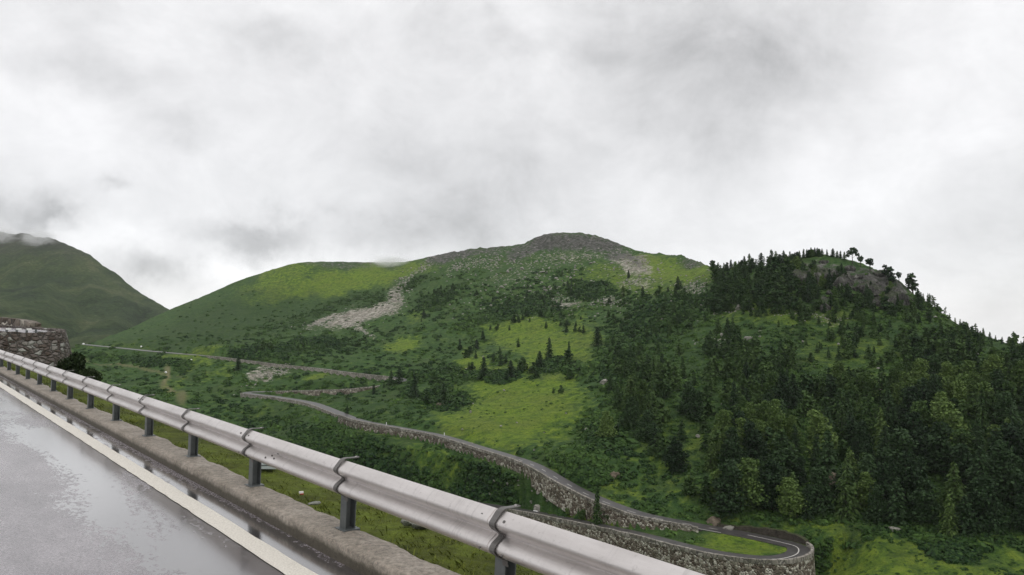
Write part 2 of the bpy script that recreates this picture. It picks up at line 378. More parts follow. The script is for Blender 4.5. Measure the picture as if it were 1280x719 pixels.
def m_terrain():
    m, nt, n, b = new_mat('alpine_ground')
    p = geopos(nt)
    n1 = noise(nt, p, 0.05, 6, 0.62); n2 = noise(nt, p, 0.28, 6, 0.65, 0.3); n3 = noise(nt, p, 1.3, 5, 0.65); n4 = noise(nt, p, 0.012, 3)
    mea, scr, rock, trk, fo = (attr(nt, a) for a in ('meadow', 'scree', 'rock', 'track', 'forest'))
    heath = ramp(nt, n2.outputs['Fac'], [(0.3, (0.02, 0.05, 0.016)), (0.5, (0.046, 0.096, 0.026)), (0.72, (0.092, 0.15, 0.036))]).outputs[0]
    heath = mixc(nt, maprange(nt, n1.outputs['Fac'], 0.45, 0.75, 0, 0.45), heath, (0.08, 0.105, 0.036))
    grass = ramp(nt, n2.outputs['Fac'], [(0.25, (0.065, 0.125, 0.018)), (0.5, (0.135, 0.21, 0.025)), (0.75, (0.21, 0.275, 0.038))]).outputs[0]
    grass = mixc(nt, maprange(nt, n1.outputs['Fac'], 0.4, 0.7, 0, 0.45), grass, (0.14, 0.165, 0.04))
    dots = maprange(nt, n3.outputs['Fac'], 0.52, 0.66, 0, 0.7)
    n5 = noise(nt, p, 0.55, 4, 0.6)
    grass = mixc(nt, dots, grass, (0.035, 0.065, 0.018))
    grass = mixc(nt, maprange(nt, n5.outputs['Fac'], 0.54, 0.66, 0, 0.6), grass, (0.05, 0.085, 0.022))
    mm = math_(nt, 'ADD', mea, math_(nt, 'MULTIPLY', math_(nt, 'SUBTRACT', n2.outputs['Fac'], 0.5), 1.9))
    mm = math_(nt, 'ADD', mm, math_(nt, 'MULTIPLY', math_(nt, 'SUBTRACT', n3.outputs['Fac'], 0.5), 0.9))
    col = mixc(nt, maprange(nt, mm, 0.1, 0.95), heath, grass)
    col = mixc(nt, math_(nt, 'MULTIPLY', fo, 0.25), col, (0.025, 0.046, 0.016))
    v = N(nt, 'ShaderNodeTexVoronoi', feature='F1'); v.inputs['Scale'].default_value = 0.42; L(nt, p, v.inputs['Vector'])
    sep = N(nt, 'ShaderNodeSeparateColor'); L(nt, v.outputs['Color'], sep.inputs[0])
    stone = ramp(nt, sep.outputs[0], [(0, (0.21, 0.185, 0.155)), (0.5, (0.35, 0.32, 0.27)), (1, (0.55, 0.52, 0.45))]).outputs[0]
    stone = mixc(nt, 0.5, stone, ramp(nt, n3.outputs['Fac'], [(0.35, 0.4), (0.65, 1.0)]).outputs[0], 'MULTIPLY')
    ss = math_(nt, 'ADD', scr, math_(nt, 'MULTIPLY', math_(nt, 'SUBTRACT', n2.outputs['Fac'], 0.5), 2.4))
    ss = math_(nt, 'ADD', ss, math_(nt, 'MULTIPLY', math_(nt, 'SUBTRACT', n3.outputs['Fac'], 0.5), 1.2))
    sm = math_(nt, 'MULTIPLY', maprange(nt, ss, 0.5, 0.9), maprange(nt, scr, 0.05, 0.3))
    col = mixc(nt, sm, col, stone)
    rockc = ramp(nt, n2.outputs['Fac'], [(0.3, (0.04, 0.039, 0.036)), (0.5, (0.105, 0.102, 0.094)), (0.7, (0.24, 0.235, 0.215))]).outputs[0]
    rockc = mixc(nt, 0.6, rockc, ramp(nt, n3.outputs['Fac'], [(0.35, 0.45), (0.65, 1.0)]).outputs[0], 'MULTIPLY')
    rr = math_(nt, 'ADD', rock, math_(nt, 'MULTIPLY', math_(nt, 'SUBTRACT', n2.outputs['Fac'], 0.5), 2.6))
    col = mixc(nt, math_(nt, 'MULTIPLY', maprange(nt, rr, 0.35, 0.95), maprange(nt, rock, 0.05, 0.3)), col, rockc)
    col = mixc(nt, math_(nt, 'MULTIPLY', trk, 0.95), col, (0.2, 0.18, 0.095))
    L(nt, col, b.inputs['Base Color']); b.inputs['Roughness'].default_value = 0.9; b.inputs['Specular IOR Level'].default_value = 0.12
    hh = math_(nt, 'ADD', n2.outputs['Fac'], math_(nt, 'MULTIPLY', n3.outputs['Fac'], 0.45))
    bump(nt, hh, 0.9, 1.8, b)
    return m
M_TERR = m_terrain()
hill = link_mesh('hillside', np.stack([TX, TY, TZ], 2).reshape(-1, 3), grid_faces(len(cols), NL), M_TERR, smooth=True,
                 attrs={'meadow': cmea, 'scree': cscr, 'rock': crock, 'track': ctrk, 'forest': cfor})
tag(hill, kind='structure')

# far mountain on the left
FR = np.array([(-500,330),(-200,300),(-60,287),(0,288),(15,292),(30,291),(45,297),(60,296),(80,304),(100,313),(112,319),(130,333),(147,341),(160,353),(180,367),(195,376),(215,388),(230,394),(270,404),(420,440)], float)
fc = np.arange(-500, 421, 4.0); fl = np.linspace(math.log(640), math.log(2600), 170)
FX, FL = np.meshgrid(fc, fl, indexing='ij')
fy_top = np.interp(fc, FR[:, 0], FR[:, 1])[:, None]; lr2 = np.log(1650 - 1.2 * np.clip(fc, 0, 260))[:, None]
fu = np.clip((FL - fl[0]) / (lr2 - fl[0]), 0, 1)
FY = np.where(FL < lr2, 452 + (fy_top - 452) * (0.75 * fu + 0.25 * fu ** 2), fy_top + 220 * (FL - lr2))
fY = np.exp(FL); fX = (FX - 640) / FPX / cp * fY; fv = (359.5 - FY) / FPX; fZ = EYE + (sp + fv * cp) / (cp - fv * sp) * fY
wt = sst((FL - fl[0]) / 0.3)
rib = np.abs(fbm(fX / 150 + fY / 400, fY / 900, 71, 4) - 0.5) * 2
keep = np.where(FL < lr2, 1 - sst((fu - 0.72) / 0.28) * 0.88, 0.12)
fZ += wt * keep * (-42 * ((1 - rib) ** 2 - 0.55) + 30 * (fbm(fX / 120, fY / 160, 77, 5) - 0.5))
def m_far():
    m, nt, n, b = new_mat('far_mountain_turf')
    p = geopos(nt)
    mp = N(nt, 'ShaderNodeMapping'); mp.inputs['Scale'].default_value = (0.9, 0.35, 0.35); mp.inputs['Rotation'].default_value = (0, 0, R(25)); L(nt, p, mp.inputs[0])
    a = noise(nt, mp.outputs[0], 0.016, 9, 0.65, 0.8); c = noise(nt, p, 0.06, 8, 0.7); d = noise(nt, p, 0.2, 4, 0.6)
    col = ramp(nt, a.outputs['Fac'], [(0.34, (0.018, 0.034, 0.016)), (0.46, (0.04, 0.066, 0.026)), (0.56, (0.066, 0.092, 0.036)), (0.68, (0.105, 0.12, 0.056))]).outputs[0]
    col = mixc(nt, maprange(nt, c.outputs['Fac'], 0.45, 0.75, 0, 0.6), col, (0.035, 0.05, 0.022))
    zz = N(nt, 'ShaderNodeSeparateXYZ'); L(nt, p, zz.inputs[0])
    hi = maprange(nt, math_(nt, 'ADD', zz.outputs[2], math_(nt, 'MULTIPLY', c.outputs['Fac'], 120)), 150, 230)
    col = mixc(nt, math_(nt, 'MULTIPLY', hi, 0.7), col, (0.07, 0.066, 0.06))
    L(nt, mixc(nt, maprange(nt, d.outputs['Fac'], 0.64, 0.74, 0, 0.6), mixc(nt, 0.7, col, ramp(nt, d.outputs['Fac'], [(0.33, 0.45), (0.62, 1.25)]).outputs[0], 'MULTIPLY'), (0.2, 0.19, 0.16)), b.inputs['Base Color'])
    b.inputs['Roughness'].default_value = 0.9; b.inputs['Specular IOR Level'].default_value = 0.1
    bump(nt, math_(nt, 'ADD', a.outputs['Fac'], c.outputs['Fac']), 0.7, 14, b)
    return m
far = link_mesh('mountain', np.stack([fX, fY, fZ], 2).reshape(-1, 3), grid_faces(len(fc), len(fl)), m_far(), smooth=True)
tag(far, kind='structure')

# valley floor sheet out to the horizon
gp = link_mesh('ground', [(x, y, z) for y, z in ((-9000, -75), (500, -80), (1500, -330), (12000, -3200)) for x in (-9000, 9000)], [(0, 1, 3, 2), (2, 3, 5, 4), (4, 5, 7, 6)], M_TERR); tag(gp, kind='structure')

# ------------------------------------------------------------------ near slope under the guard rail
def slope_z(s):
    return np.interp(s, [-40, 2.6, 3.2, 4.2, 5.5, 8, 12, 20, 40, 100, 160], [-2.5, -0.4, 0.03, -0.12, -0.5, -1.55, -4.6, -10.5, -27, -64, -70])
ts = np.concatenate([np.arange(-30, 30, 0.3), np.arange(30, 160, 0.8)])
ss = np.concatenate([np.arange(3.05, 9, 0.16), np.arange(9, 20, 0.7), np.arange(20, 165, 6)])
gt, gs = np.meshgrid(ts, ss, indexing='ij')
nz_ = slope_z(gs) + np.clip((gs - 3.3) / 2, 0, 1) * (0.35 * (fbm(gt / 2.6, gs / 2.0, 41, 4) - 0.5) * 2) + np.clip((gs - 6) / 6, 0, 1.5) * 1.0 * (fbm(gt / 9, gs / 7, 43, 3) - 0.5) * 2
nz_ += 0.05 * (fbm(gt / 0.5, gs / 0.5, 47, 2) - 0.5)
nx_ = gt * DV[0] + gs * NV[0]; ny_ = gt * DV[1] + gs * NV[1]
def m_verge():
    m, nt, n, b = new_mat('mossy_verge')
    p = geopos(nt)
    a = noise(nt, p, 0.7, 6, 0.62, 0.3); c = noise(nt, p, 6, 5, 0.65); d = noise(nt, p, 30, 3)
    col = ramp(nt, a.outputs['Fac'], [(0.3, (0.04, 0.06, 0.014)), (0.46, (0.1, 0.12, 0.02)), (0.6, (0.145, 0.19, 0.026)), (0.76, (0.14, 0.14, 0.05))]).outputs[0]
    col = mixc(nt, 0.75, col, ramp(nt, c.outputs['Fac'], [(0.32, 0.35), (0.66, 1.05)]).outputs[0], 'MULTIPLY')
    col = mixc(nt, maprange(nt, d.outputs['Fac'], 0.66, 0.74, 0, 0.6), col, (0.22, 0.2, 0.15))
    L(nt, col, b.inputs['Base Color']); b.inputs['Roughness'].default_value = 0.9; b.inputs['Specular IOR Level'].default_value = 0.15
    bump(nt, math_(nt, 'ADD', c.outputs['Fac'], math_(nt, 'MULTIPLY', d.outputs['Fac'], 0.4)), 1.0, 0.12, b)
    return m
M_VERGE = m_verge()
vs_ = link_mesh('slope', np.stack([nx_, ny_, nz_], 2).reshape(-1, 3), grid_faces(len(ts), len(ss)), M_VERGE, smooth=True); tag(vs_, kind='structure')
def slope_at(t, s):
    t_ = np.array(float(t)); s_ = np.array(float(s))
    return float(slope_z(s_) + np.clip((s_ - 3.3) / 2, 0, 1) * (0.35 * (fbm(t_ / 2.6, s_ / 2.0, 41, 4) - 0.5) * 2) + np.clip((s_ - 6) / 6, 0, 1.5) * 1.0 * (fbm(t_ / 9, s_ / 7, 43, 3) - 0.5) * 2)

# ------------------------------------------------------------------ road, edge line, kerb
def m_asphalt():
    m, nt, n, b = new_mat('wet_asphalt')
    co = objco(nt)                        # object frame: x along the road, y towards the kerb
    mp = N(nt, 'ShaderNodeMapping'); mp.inputs['Scale'].default_value = (0.22, 1.0, 1.0); L(nt, co, mp.inputs[0])
    mp2 = N(nt, 'ShaderNodeMapping'); mp2.inputs['Scale'].default_value = (0.55, 1.0, 1.0); L(nt, co, mp2.inputs[0])
    patch = noise(nt, mp.outputs[0], 1.1, 5, 0.6, 0.5); mott = noise(nt, mp2.outputs[0], 1.3, 9, 0.68); grit = noise(nt, co, 45, 5, 0.75); fineg = noise(nt, co, 190, 2, 0.6)
    sx = N(nt, 'ShaderNodeSeparateXYZ'); L(nt, co, sx.inputs[0]); s = sx.outputs[1]
    band = math_(nt, 'MULTIPLY', maprange(nt, s, 1.2, 1.95), maprange(nt, s, 2.98, 2.75))        # gutter side stands in water
    wet = math_(nt, 'ADD', math_(nt, 'MULTIPLY', band, 0.8), math_(nt, 'MULTIPLY', math_(nt, 'SUBTRACT', patch.outputs['Fac'], 0.5), 2.6))
    wet = math_(nt, 'ADD', wet, math_(nt, 'MULTIPLY', math_(nt, 'SUBTRACT', grit.outputs['Fac'], 0.5), 0.55))
    wet = math_(nt, 'ADD', wet, math_(nt, 'MULTIPLY', math_(nt, 'SUBTRACT', mott.outputs['Fac'], 0.5), 0.9))
    midg = noise(nt, mp2.outputs[0], 16, 5, 0.7)
    wet = math_(nt, 'ADD', wet, math_(nt, 'MULTIPLY', math_(nt, 'SUBTRACT', midg.outputs['Fac'], 0.5), 2.0))
    wetm = maprange(nt, wet, 0.5, 0.64)
    col = ramp(nt, mott.outputs['Fac'], [(0.3, (0.13, 0.116, 0.125)), (0.5, (0.22, 0.196, 0.21)), (0.72, (0.36, 0.325, 0.345))]).outputs[0]
    col = mixc(nt, 0.85, col, ramp(nt, grit.outputs['Fac'], [(0.34, 0.3), (0.5, 0.9), (0.68, 1.5)]).outputs[0], 'MULTIPLY')
    sp2 = noise(nt, co, 28, 2, 0.5)
    speck = math_(nt, 'MAXIMUM', maprange(nt, fineg.outputs['Fac'], 0.7, 0.76, 0, 0.7), maprange(nt, sp2.outputs['Fac'], 0.73, 0.77, 0, 0.8))  # pale specks; bright dots among them are glints painted into the colour
    col = mixc(nt, speck, col, (0.5, 0.48, 0.45))
    pit = maprange(nt, fineg.outputs['Fac'], 0.32, 0.26, 0, 0.5)
    col = mixc(nt, pit, col, (0.03, 0.026, 0.026))
    col = mixc(nt, wetm, col, (0.05, 0.045, 0.047))
    L(nt, col, b.inputs['Base Color'])
    rr = math_(nt, 'ADD', math_(nt, 'MULTIPLY', wetm, -0.25), math_(nt, 'ADD', 0.17, math_(nt, 'MULTIPLY', grit.outputs['Fac'], 0.2)))
    L(nt, rr, b.inputs['Roughness']); b.inputs['IOR'].default_value = 1.7; L(nt, math_(nt, 'ADD', math_(nt, 'MULTIPLY', wetm, 0.7), 0.25), b.inputs['Coat Weight']); b.inputs['Coat Roughness'].default_value = 0.1; b.inputs['Coat IOR'].default_value = 1.6; b.inputs['Specular IOR Level'].default_value = 0.9
    bs = math_(nt, 'MULTIPLY', math_(nt, 'SUBTRACT', 1.0, math_(nt, 'MULTIPLY', wetm, 0.8)), 0.26)
    bn = N(nt, 'ShaderNodeBump'); bn.inputs['Distance'].default_value = 0.012; L(nt, bs, bn.inputs['Strength'])
    L(nt, math_(nt, 'ADD', grit.outputs['Fac'], math_(nt, 'MULTIPLY', fineg.outputs['Fac'], 0.4)), bn.inputs['Height']); L(nt, bn.outputs[0], b.inputs['Normal'])
    return m
M_ASPH = m_asphalt()
ROAD_ROT = math.atan2(DV[1], DV[0])       # local x along the road; local -y is towards the kerb, so mirror with scale below
def road_local(name, pts_ts, faces, mat):
    # vertices given as (t, s, z) in the road's own frame
    o = link_mesh(name, pts_ts, faces, mat)
    o.matrix_world = ((DV[0], NV[0], 0, 0), (DV[1], NV[1], 0, 0), (0, 0, 1, 0), (0, 0, 0, 1))
    return o
from mathutils import Matrix
def set_frame(o): o.matrix_world = Matrix(((DV[0], NV[0], 0, 0), (DV[1], NV[1], 0, 0), (0, 0, 1, 0), (0, 0, 0, 1))); return o
def road_local(name, v, f, mat, smooth=False, parent=None):
    o = link_mesh(name, v, f, mat, parent, smooth)
    if parent is None: set_frame(o)
    return o
tr = np.arange(-25, 62.1, 0.5); sr = np.linspace(-9, 2.93, 25)
a, b_ = np.meshgrid(tr, sr, indexing='ij')
zr_ = 0.012 * (fbm(a / 3, b_ / 1.2, 61, 3) - 0.5) * 2
road = road_local('road', np.stack([a, b_, zr_], 2).reshape(-1, 3), grid_faces(len(tr), len(sr)), M_ASPH, True); tag(road, kind='structure')

def m_paint():
    m, nt, n, b = new_mat('worn_road_paint')
    co = objco(nt); a = noise(nt, co, 60, 4, 0.7); c = noise(nt, co, 3, 5, 0.65)
    col = ramp(nt, a.outputs['Fac'], [(0.3, (0.52, 0.48, 0.41)), (0.65, (0.85, 0.81, 0.72))]).outputs[0]
    col = mixc(nt, maprange(nt, c.outputs['Fac'], 0.58, 0.8, 0, 0.35), col, (0.3, 0.27, 0.22))
    L(nt, col, b.inputs['Base Color']); b.inputs['Roughness'].default_value = 0.45
    bump(nt, a.outputs['Fac'], 0.5, 0.006, b); return m
sl = np.array([2.44, 2.5, 2.56, 2.635]); tl = np.arange(-25, 62, 0.1)
a, b_ = np.meshgrid(tl, sl, indexing='ij')
b_ = b_ + 0.006 * (vnoise(a * 6, b_ * 9, 5) - 0.5) * 2
zl = 0.012 * (fbm(a / 3, b_ / 1.2, 61, 3) - 0.5) * 2 + 0.006
line = road_local('road_marking', np.stack([a, b_, zl], 2).reshape(-1, 3), grid_faces(len(tl), len(sl)), m_paint(), True); tag(line, kind='structure')

def m_concrete():
    m, nt, n, b = new_mat('weathered_concrete')
    p = geopos(nt); a = noise(nt, p, 2.2, 6, 0.65); c = noise(nt, p, 22, 6, 0.75); d = noise(nt, p, 70, 3, 0.6)
    col = ramp(nt, a.outputs['Fac'], [(0.3, (0.21, 0.185, 0.145)), (0.55, (0.33, 0.29, 0.24)), (0.75, (0.4, 0.355, 0.3))]).outputs[0]
    col = mixc(nt, 0.8, col, ramp(nt, c.outputs['Fac'], [(0.34, 0.35), (0.64, 1.25)]).outputs[0], 'MULTIPLY')
    col = mixc(nt, maprange(nt, d.outputs['Fac'], 0.58, 0.68, 0, 0.75), col, (0.5, 0.38, 0.32))
    g = N(nt, 'ShaderNodeSeparateXYZ'); L(nt, p, g.inputs[0])
    foot_n = noise(nt, p, 5, 5, 0.65)
    low = math_(nt, 'ADD', math_(nt, 'MULTIPLY', g.outputs[2], -9.0), math_(nt, 'ADD', 0.72, math_(nt, 'MULTIPLY', foot_n.outputs['Fac'], 0.7)))
    col = mixc(nt, maprange(nt, low, 0.0, 0.55, 0, 0.85), col, (0.045, 0.038, 0.024))     # darker brown towards the foot of the kerb face
    L(nt, col, b.inputs['Base Color']); b.inputs['Roughness'].default_value = 0.7; b.inputs['Specular IOR Level'].default_value = 0.35
    bump(nt, math_(nt, 'ADD', c.outputs['Fac'], math_(nt, 'MULTIPLY', d.outputs['Fac'], 0.5)), 0.55, 0.012, b); return m
M_CONC = m_concrete()
tk = np.arange(-25, 62, 0.07)
edge_ = 3.26 + 0.05 * (fbm(tk / 0.5, tk * 0, 81, 4) - 0.5) * 2 + 0.05 * (fbm(tk / 2.1, tk * 0, 83, 2) - 0.5) * 2
prof = [(2.905, -0.06), (2.911, 0.128), (2.922, 0.144), (3.0, 0.152), (3.1, 0.15), (3.2, 0.148), (None, 0.138), (None, 0.09), (None, -0.35)]
vk = []
for i, t in enumerate(tk):
    for j, (s, z) in enumerate(prof):
        if s is None: s = edge_[i] + (0 if j == 6 else 0.02 if j == 7 else 0.05)
        n_ = 0.004 * (_h(np.array(i), np.array(j), 9) - 0.5) * 2 if j > 0 else 0
        wob = (0.003 if j < 3 else 0.009) * (vnoise(t * 1.3, j * 0.7, 91) - 0.5) * 2
        vk.append((t, s + (wob if j < 3 else 0) + n_ * 0.5, z + (n_ * 0.6 + wob * 0.6 if 0 < j < 8 else 0)))
kerb = road_local('kerb', np.array(vk, float), grid_faces(len(tk), len(prof)), M_CONC); tag(kerb, kind='structure')

# ------------------------------------------------------------------ guard rail
def m_zinc(name, lo, hi, rough, metal):
    m, nt, n, b = new_mat(name)
    co = objco(nt)
    mp = N(nt, 'ShaderNodeMapping'); mp.inputs['Scale'].default_value = (0.35, 1.5, 1.5); L(nt, co, mp.inputs[0])
    a = noise(nt, mp.outputs[0], 4, 6, 0.65); c = noise(nt, co, 26, 4, 0.65); st = noise(nt, co, 130, 2)
    mp2 = N(nt, 'ShaderNodeMapping'); mp2.inputs['Scale'].default_value = (9, 0.6, 0.6); L(nt, co, mp2.inputs[0])
    run = noise(nt, mp2.outputs[0], 1.4, 4, 0.7)
    col = ramp(nt, a.outputs['Fac'], [(0.3, lo), (0.7, hi)]).outputs[0]
    col = mixc(nt, maprange(nt, c.outputs['Fac'], 0.58, 0.78, 0, 0.45), col, tuple(x * 0.55 for x in lo))
    col = mixc(nt, maprange(nt, run.outputs['Fac'], 0.52, 0.78, 0, 0.55), col, tuple(x * 0.6 for x in lo))
    col = mixc(nt, maprange(nt, st.outputs['Fac'], 0.73, 0.77, 0, 0.7), col, (0.12, 0.09, 0.07))
    L(nt, col, b.inputs['Base Color']); b.inputs['Metallic'].default_value = metal
    L(nt, math_(nt, 'ADD', rough - 0.12, math_(nt, 'MULTIPLY', c.outputs['Fac'], 0.24)), b.inputs['Roughness'])
    bump(nt, a.outputs['Fac'], 0.12, 0.03, b); return m
M_ZINC = m_zinc('galvanised_steel', (0.56, 0.525, 0.505), (0.74, 0.7, 0.68), 0.4, 0.85)
M_POST = m_zinc('weathered_steel_post', (0.10, 0.112, 0.112), (0.17, 0.182, 0.18), 0.55, 0.3)
M_STRAP = m_zinc('dull_steel_strap', (0.10, 0.095, 0.09), (0.17, 0.16, 0.15), 0.5, 0.4)
PROF = [(0.0, .306), (.010, .311), (.030, .300), (.072, .266), (.086, .250), (.090, .236), (.086, .222), (.068, .200), (.022, .170), (.010, .158), (.010, .150), (.022, .140),
        (.068, .112), (.086, .090), (.090, .074), (.086, .060), (.070, .044), (.012, .004), (.002, .002)]
rail = empty('guard_rail', (0, 0, 0)); set_frame(rail)
tag(rail, 'long galvanised W-shaped guard rail on steel posts along the concrete kerb', 'guard rail')
ZB = 0.46; SB = 3.092
def beam(name, t0, t1, parent, dt=0.25, zoff=0.0, so=0.0):
    tt = np.linspace(t0, t1, int((t1 - t0) / dt) + 2); v = []; n = len(PROF)
    for i, t in enumerate(tt):
        wob = 0.005 * (float(vnoise(t * 0.45, 0.3, 15)) - 0.5) * 2; wz = 0.006 * (float(vnoise(t * 0.3, 7.3, 16)) - 0.5) * 2
        for k in (0, 1):
            for (o, h) in PROF: v.append((t, SB - o + 0.004 * k + wob + so, ZB + h + wz + zoff))
    f = []
    m = 2 * n
    for i in range(len(tt) - 1):
        for j in range(n - 1):
            f.append((i * m + j, i * m + j + 1, (i + 1) * m + j + 1, (i + 1) * m + j))
            f.append((i * m + n + j, (i + 1) * m + n + j, (i + 1) * m + n + j + 1, i * m + n + j + 1))
        for j in (0, n - 1): f.append((i * m + j, (i + 1) * m + j, (i + 1) * m + n + j, i * m + n + j))
    for i in (0, len(tt) - 1):
        for j in range(n - 1): f.append((i * m + j, i * m + n + j, i * m + n + j + 1, i * m + j + 1))
    return link_mesh(name, v, f, M_ZINC, parent)
T0 = 3.81; DT = 2.18
seg = [T0 - 2 * DT + k * 2 * DT for k in range(0, 14)]
# beam lengths lapped at every second post
for k in range(len(seg) - 1):
    bo = beam('beam', seg[k] + 0.02, seg[k + 1] + 0.06, rail, so=-0.003 * (k % 2), zoff=0.002 * (k % 2))
    for p in bo.data.polygons: p.use_smooth = True
    bo.data.set_sharp_from_angle(angle=R(40))
LEAN = 0.085
def make_post(t):
    mb = MB(); zt = 0.62; zb = 0.14
    def pbox(t0, t1, s0, s1, z0, z1):
        vs = []
        for z in (z0, z1):
            sh = -LEAN * (z - zb)
            for (a, s) in ((t0, s0), (t1, s0), (t1, s1), (t0, s1)): vs.append((t + a + sh, s, z))
        mb.add(vs, [(3, 2, 1, 0), (4, 5, 6, 7), (0, 1, 5, 4), (1, 2, 6, 5), (2, 3, 7, 6), (3, 0, 4, 7)])
    s0 = 3.11
    pbox(-0.05, 0.05, s0, s0 + 0.007, zb, zt); pbox(-0.05, 0.05, s0 + 0.093, s0 + 0.1, zb, zt); pbox(0.043, 0.05, s0 + 0.0071, s0 + 0.0929, zb, zt)
    pbox(-0.085, 0.085, s0 - 0.03, s0 + 0.13, zb - 0.02, zb + 0.016)
    return mb
strap_prof = [(-0.13, .322), (-0.12, .316), (-0.06, .318), (-0.012, .322)] + [(o + 0.005, h + (0.006 if h > .28 else 0)) for o, h in PROF[1:-1]] + [(-0.012, -0.008), (-0.02, -0.05)]
def make_strap(t):
    mb = MB(); w = 0.026; th = 0.006; n = len(strap_prof); v = []
    for (dt_, do) in ((-w, 0), (w, 0), (-w, th), (w, th)):
        for (o, h) in strap_prof: v.append((t + dt_ + (-0.002), SB - o - do - 0.004, ZB + h + 0.004 + (do if h > .30 else 0)))
    f = []
    for j in range(n - 1):
        f += [(j, n + j, n + j + 1, j + 1), (2 * n + j, 2 * n + j + 1, 3 * n + j + 1, 3 * n + j), (j, j + 1, 2 * n + j + 1, 2 * n + j), (n + j, 3 * n + j, 3 * n + j + 1, n + j + 1)]
    f += [(0, 2 * n, 3 * n, n), (n - 1, 2 * n - 1, 4 * n - 1, 3 * n - 1)]
    mb.add(v, f); return mb
def make_bolt(t, s, z, ax, r=0.014, l=0.018):
    mb = MB(); v = []; f = []
    ax = np.array(ax, float); p = np.array([1.0, 0, 0]) if abs(ax[0]) < 0.9 else np.array([0, 1.0, 0]); q = np.cross(ax, p)
    for k in (0, 1):
        for i in range(6): v.append(np.array([t, s, z]) + ax * l * k + r * (math.cos(i * math.pi / 3) * p + math.sin(i * math.pi / 3) * q))
    f = [tuple(range(5, -1, -1)), tuple(range(6, 12))] + [(i, (i + 1) % 6, 6 + (i + 1) % 6, 6 + i) for i in range(6)]
    mb.add(v, f); return mb
for k in range(-2, 24):
    t = T0 + k * DT
    make_post(t + 0.045).build('post', M_POST, rail)
    st = make_strap(t - 0.04).build('strap', M_STRAP, rail, smooth=False)
    make_bolt(t - 0.04, SB + 0.1, ZB + 0.322, (0, 0, 1), 0.009, 0.01).build('bolt', M_ZINC, st)
for t in seg[1:9]:
    for (dt_, h) in ((-.13, .268), (-.13, .062), (.1, .268), (.1, .062)):
        o = np.interp(h, [q[1] for q in PROF[::-1]], [q[0] for q in PROF[::-1]])
        make_bolt(t + dt_, SB - o + 0.002, ZB + h, (0, -.75, .66), 0.011, 0.008).build('bolt', M_STRAP, rail)
for (t, h) in ((8.02, .13), (8.1, .105), (7.9, .17), (7.92, .118)):
    o = np.interp(h, [q[1] for q in PROF[::-1]], [q[0] for q in PROF[::-1]])
    make_bolt(t - 0.55, SB - o + 0.003, ZB + h, (0, -1, 0.3), 0.011, 0.010).build('bolt', M_STRAP, rail)

# ------------------------------------------------------------------ serpentine road in the valley
def m_lroad():
    m, nt, n, b = new_mat('damp_asphalt_far')
    p = geopos(nt); a = noise(nt, p, 0.5, 5, 0.6); c = noise(nt, p, 6, 3)
    col = ramp(nt, a.outputs['Fac'], [(0.3, (0.05, 0.047, 0.047)), (0.7, (0.095, 0.088, 0.086))]).outputs[0]
    L(nt, mixc(nt, 0.4, col, ramp(nt, c.outputs['Fac'], [(0.3, 0.6), (0.7, 1.1)]).outputs[0], 'MULTIPLY'), b.inputs['Base Color'])
    b.inputs['Roughness'].default_value = 0.42; return m
def ribbon(name, i0, i1, o0, o1, dz, mat, skirt=0.0, step=1):
    idx = np.arange(i0, i1, step); v = []; f = []
    for i in idx:
        a = PATH[i, :2] + LEFT[i] * o0; b = PATH[i, :2] + LEFT[i] * o1; z = PATH[i, 2] + dz
        if skirt: v += [(*a, z - skirt), (*a, z), (*b, z), (*b, z - skirt)]
        else: v += [(*a, z), (*b, z)]
    k = 4 if skirt else 2
    for i in range(len(idx) - 1):
        for j in range(k - 1): f.append((i * k + j, i * k + j + 1, (i + 1) * k + j + 1, (i + 1) * k + j))
    return link_mesh(name, v, f, mat)
def pi_(par): return int(np.argmin(np.abs(PPAR - par)))
lr_ = ribbon('lower_road', 0, len(PATH), HW, -HW, 0.0, m_lroad(), 0.5); tag(lr_, kind='structure')
M_LINE = m_plain('far_road_paint', (0.6, 0.58, 0.54), 0.5, 0, 0.15, 3)
e1 = ribbon('road_marking', pi_(14.5), pi_(20.5), HW - 0.28, HW - 0.06, 0.03, M_LINE); tag(e1, kind='structure')
e2 = ribbon('road_marking', pi_(9.6), pi_(14.0), 0.12, -0.12, 0.03, M_LINE); tag(e2, kind='structure')
for k in range(pi_(14.6), pi_(20), 6):
    c_ = ribbon('road_marking', k, k + 3, 0.09, -0.09, 0.03, M_LINE); tag(c_, kind='structure')

M_WALL_P = m_stone('pale_rubble_masonry', 1.6, [(0.09, 0.068, 0.05), (0.17, 0.135, 0.1), (0.24, 0.2, 0.155), (0.36, 0.32, 0.255), (0.62, 0.58, 0.48), (0.7, 0.67, 0.58)], zs=1.0, gapw=0.05)
M_WALL_D = m_stone('grey_rubble_masonry', 1.0, [(0.12, 0.095, 0.072), (0.21, 0.175, 0.14), (0.32, 0.28, 0.23), (0.55, 0.51, 0.43)], zs=1.0, gapw=0.05)
M_WALL_L = m_stone('coarse_block_masonry', 2.3, [(0.075, 0.056, 0.045), (0.13, 0.1, 0.08), (0.15, 0.125, 0.11), (0.21, 0.18, 0.16), (0.4, 0.4, 0.36)])
M_COPE = m_stone('pale_coping_stone', 0.9, [(0.28, 0.255, 0.215), (0.36, 0.33, 0.285), (0.45, 0.42, 0.37)], gap=(0.09, 0.085, 0.075), zs=0.6, bstr=0.5)
M_BANK = m_rock('dark_earth_bank', (0.03, 0.025, 0.02), (0.095, 0.08, 0.062), 0.8, 0.5)
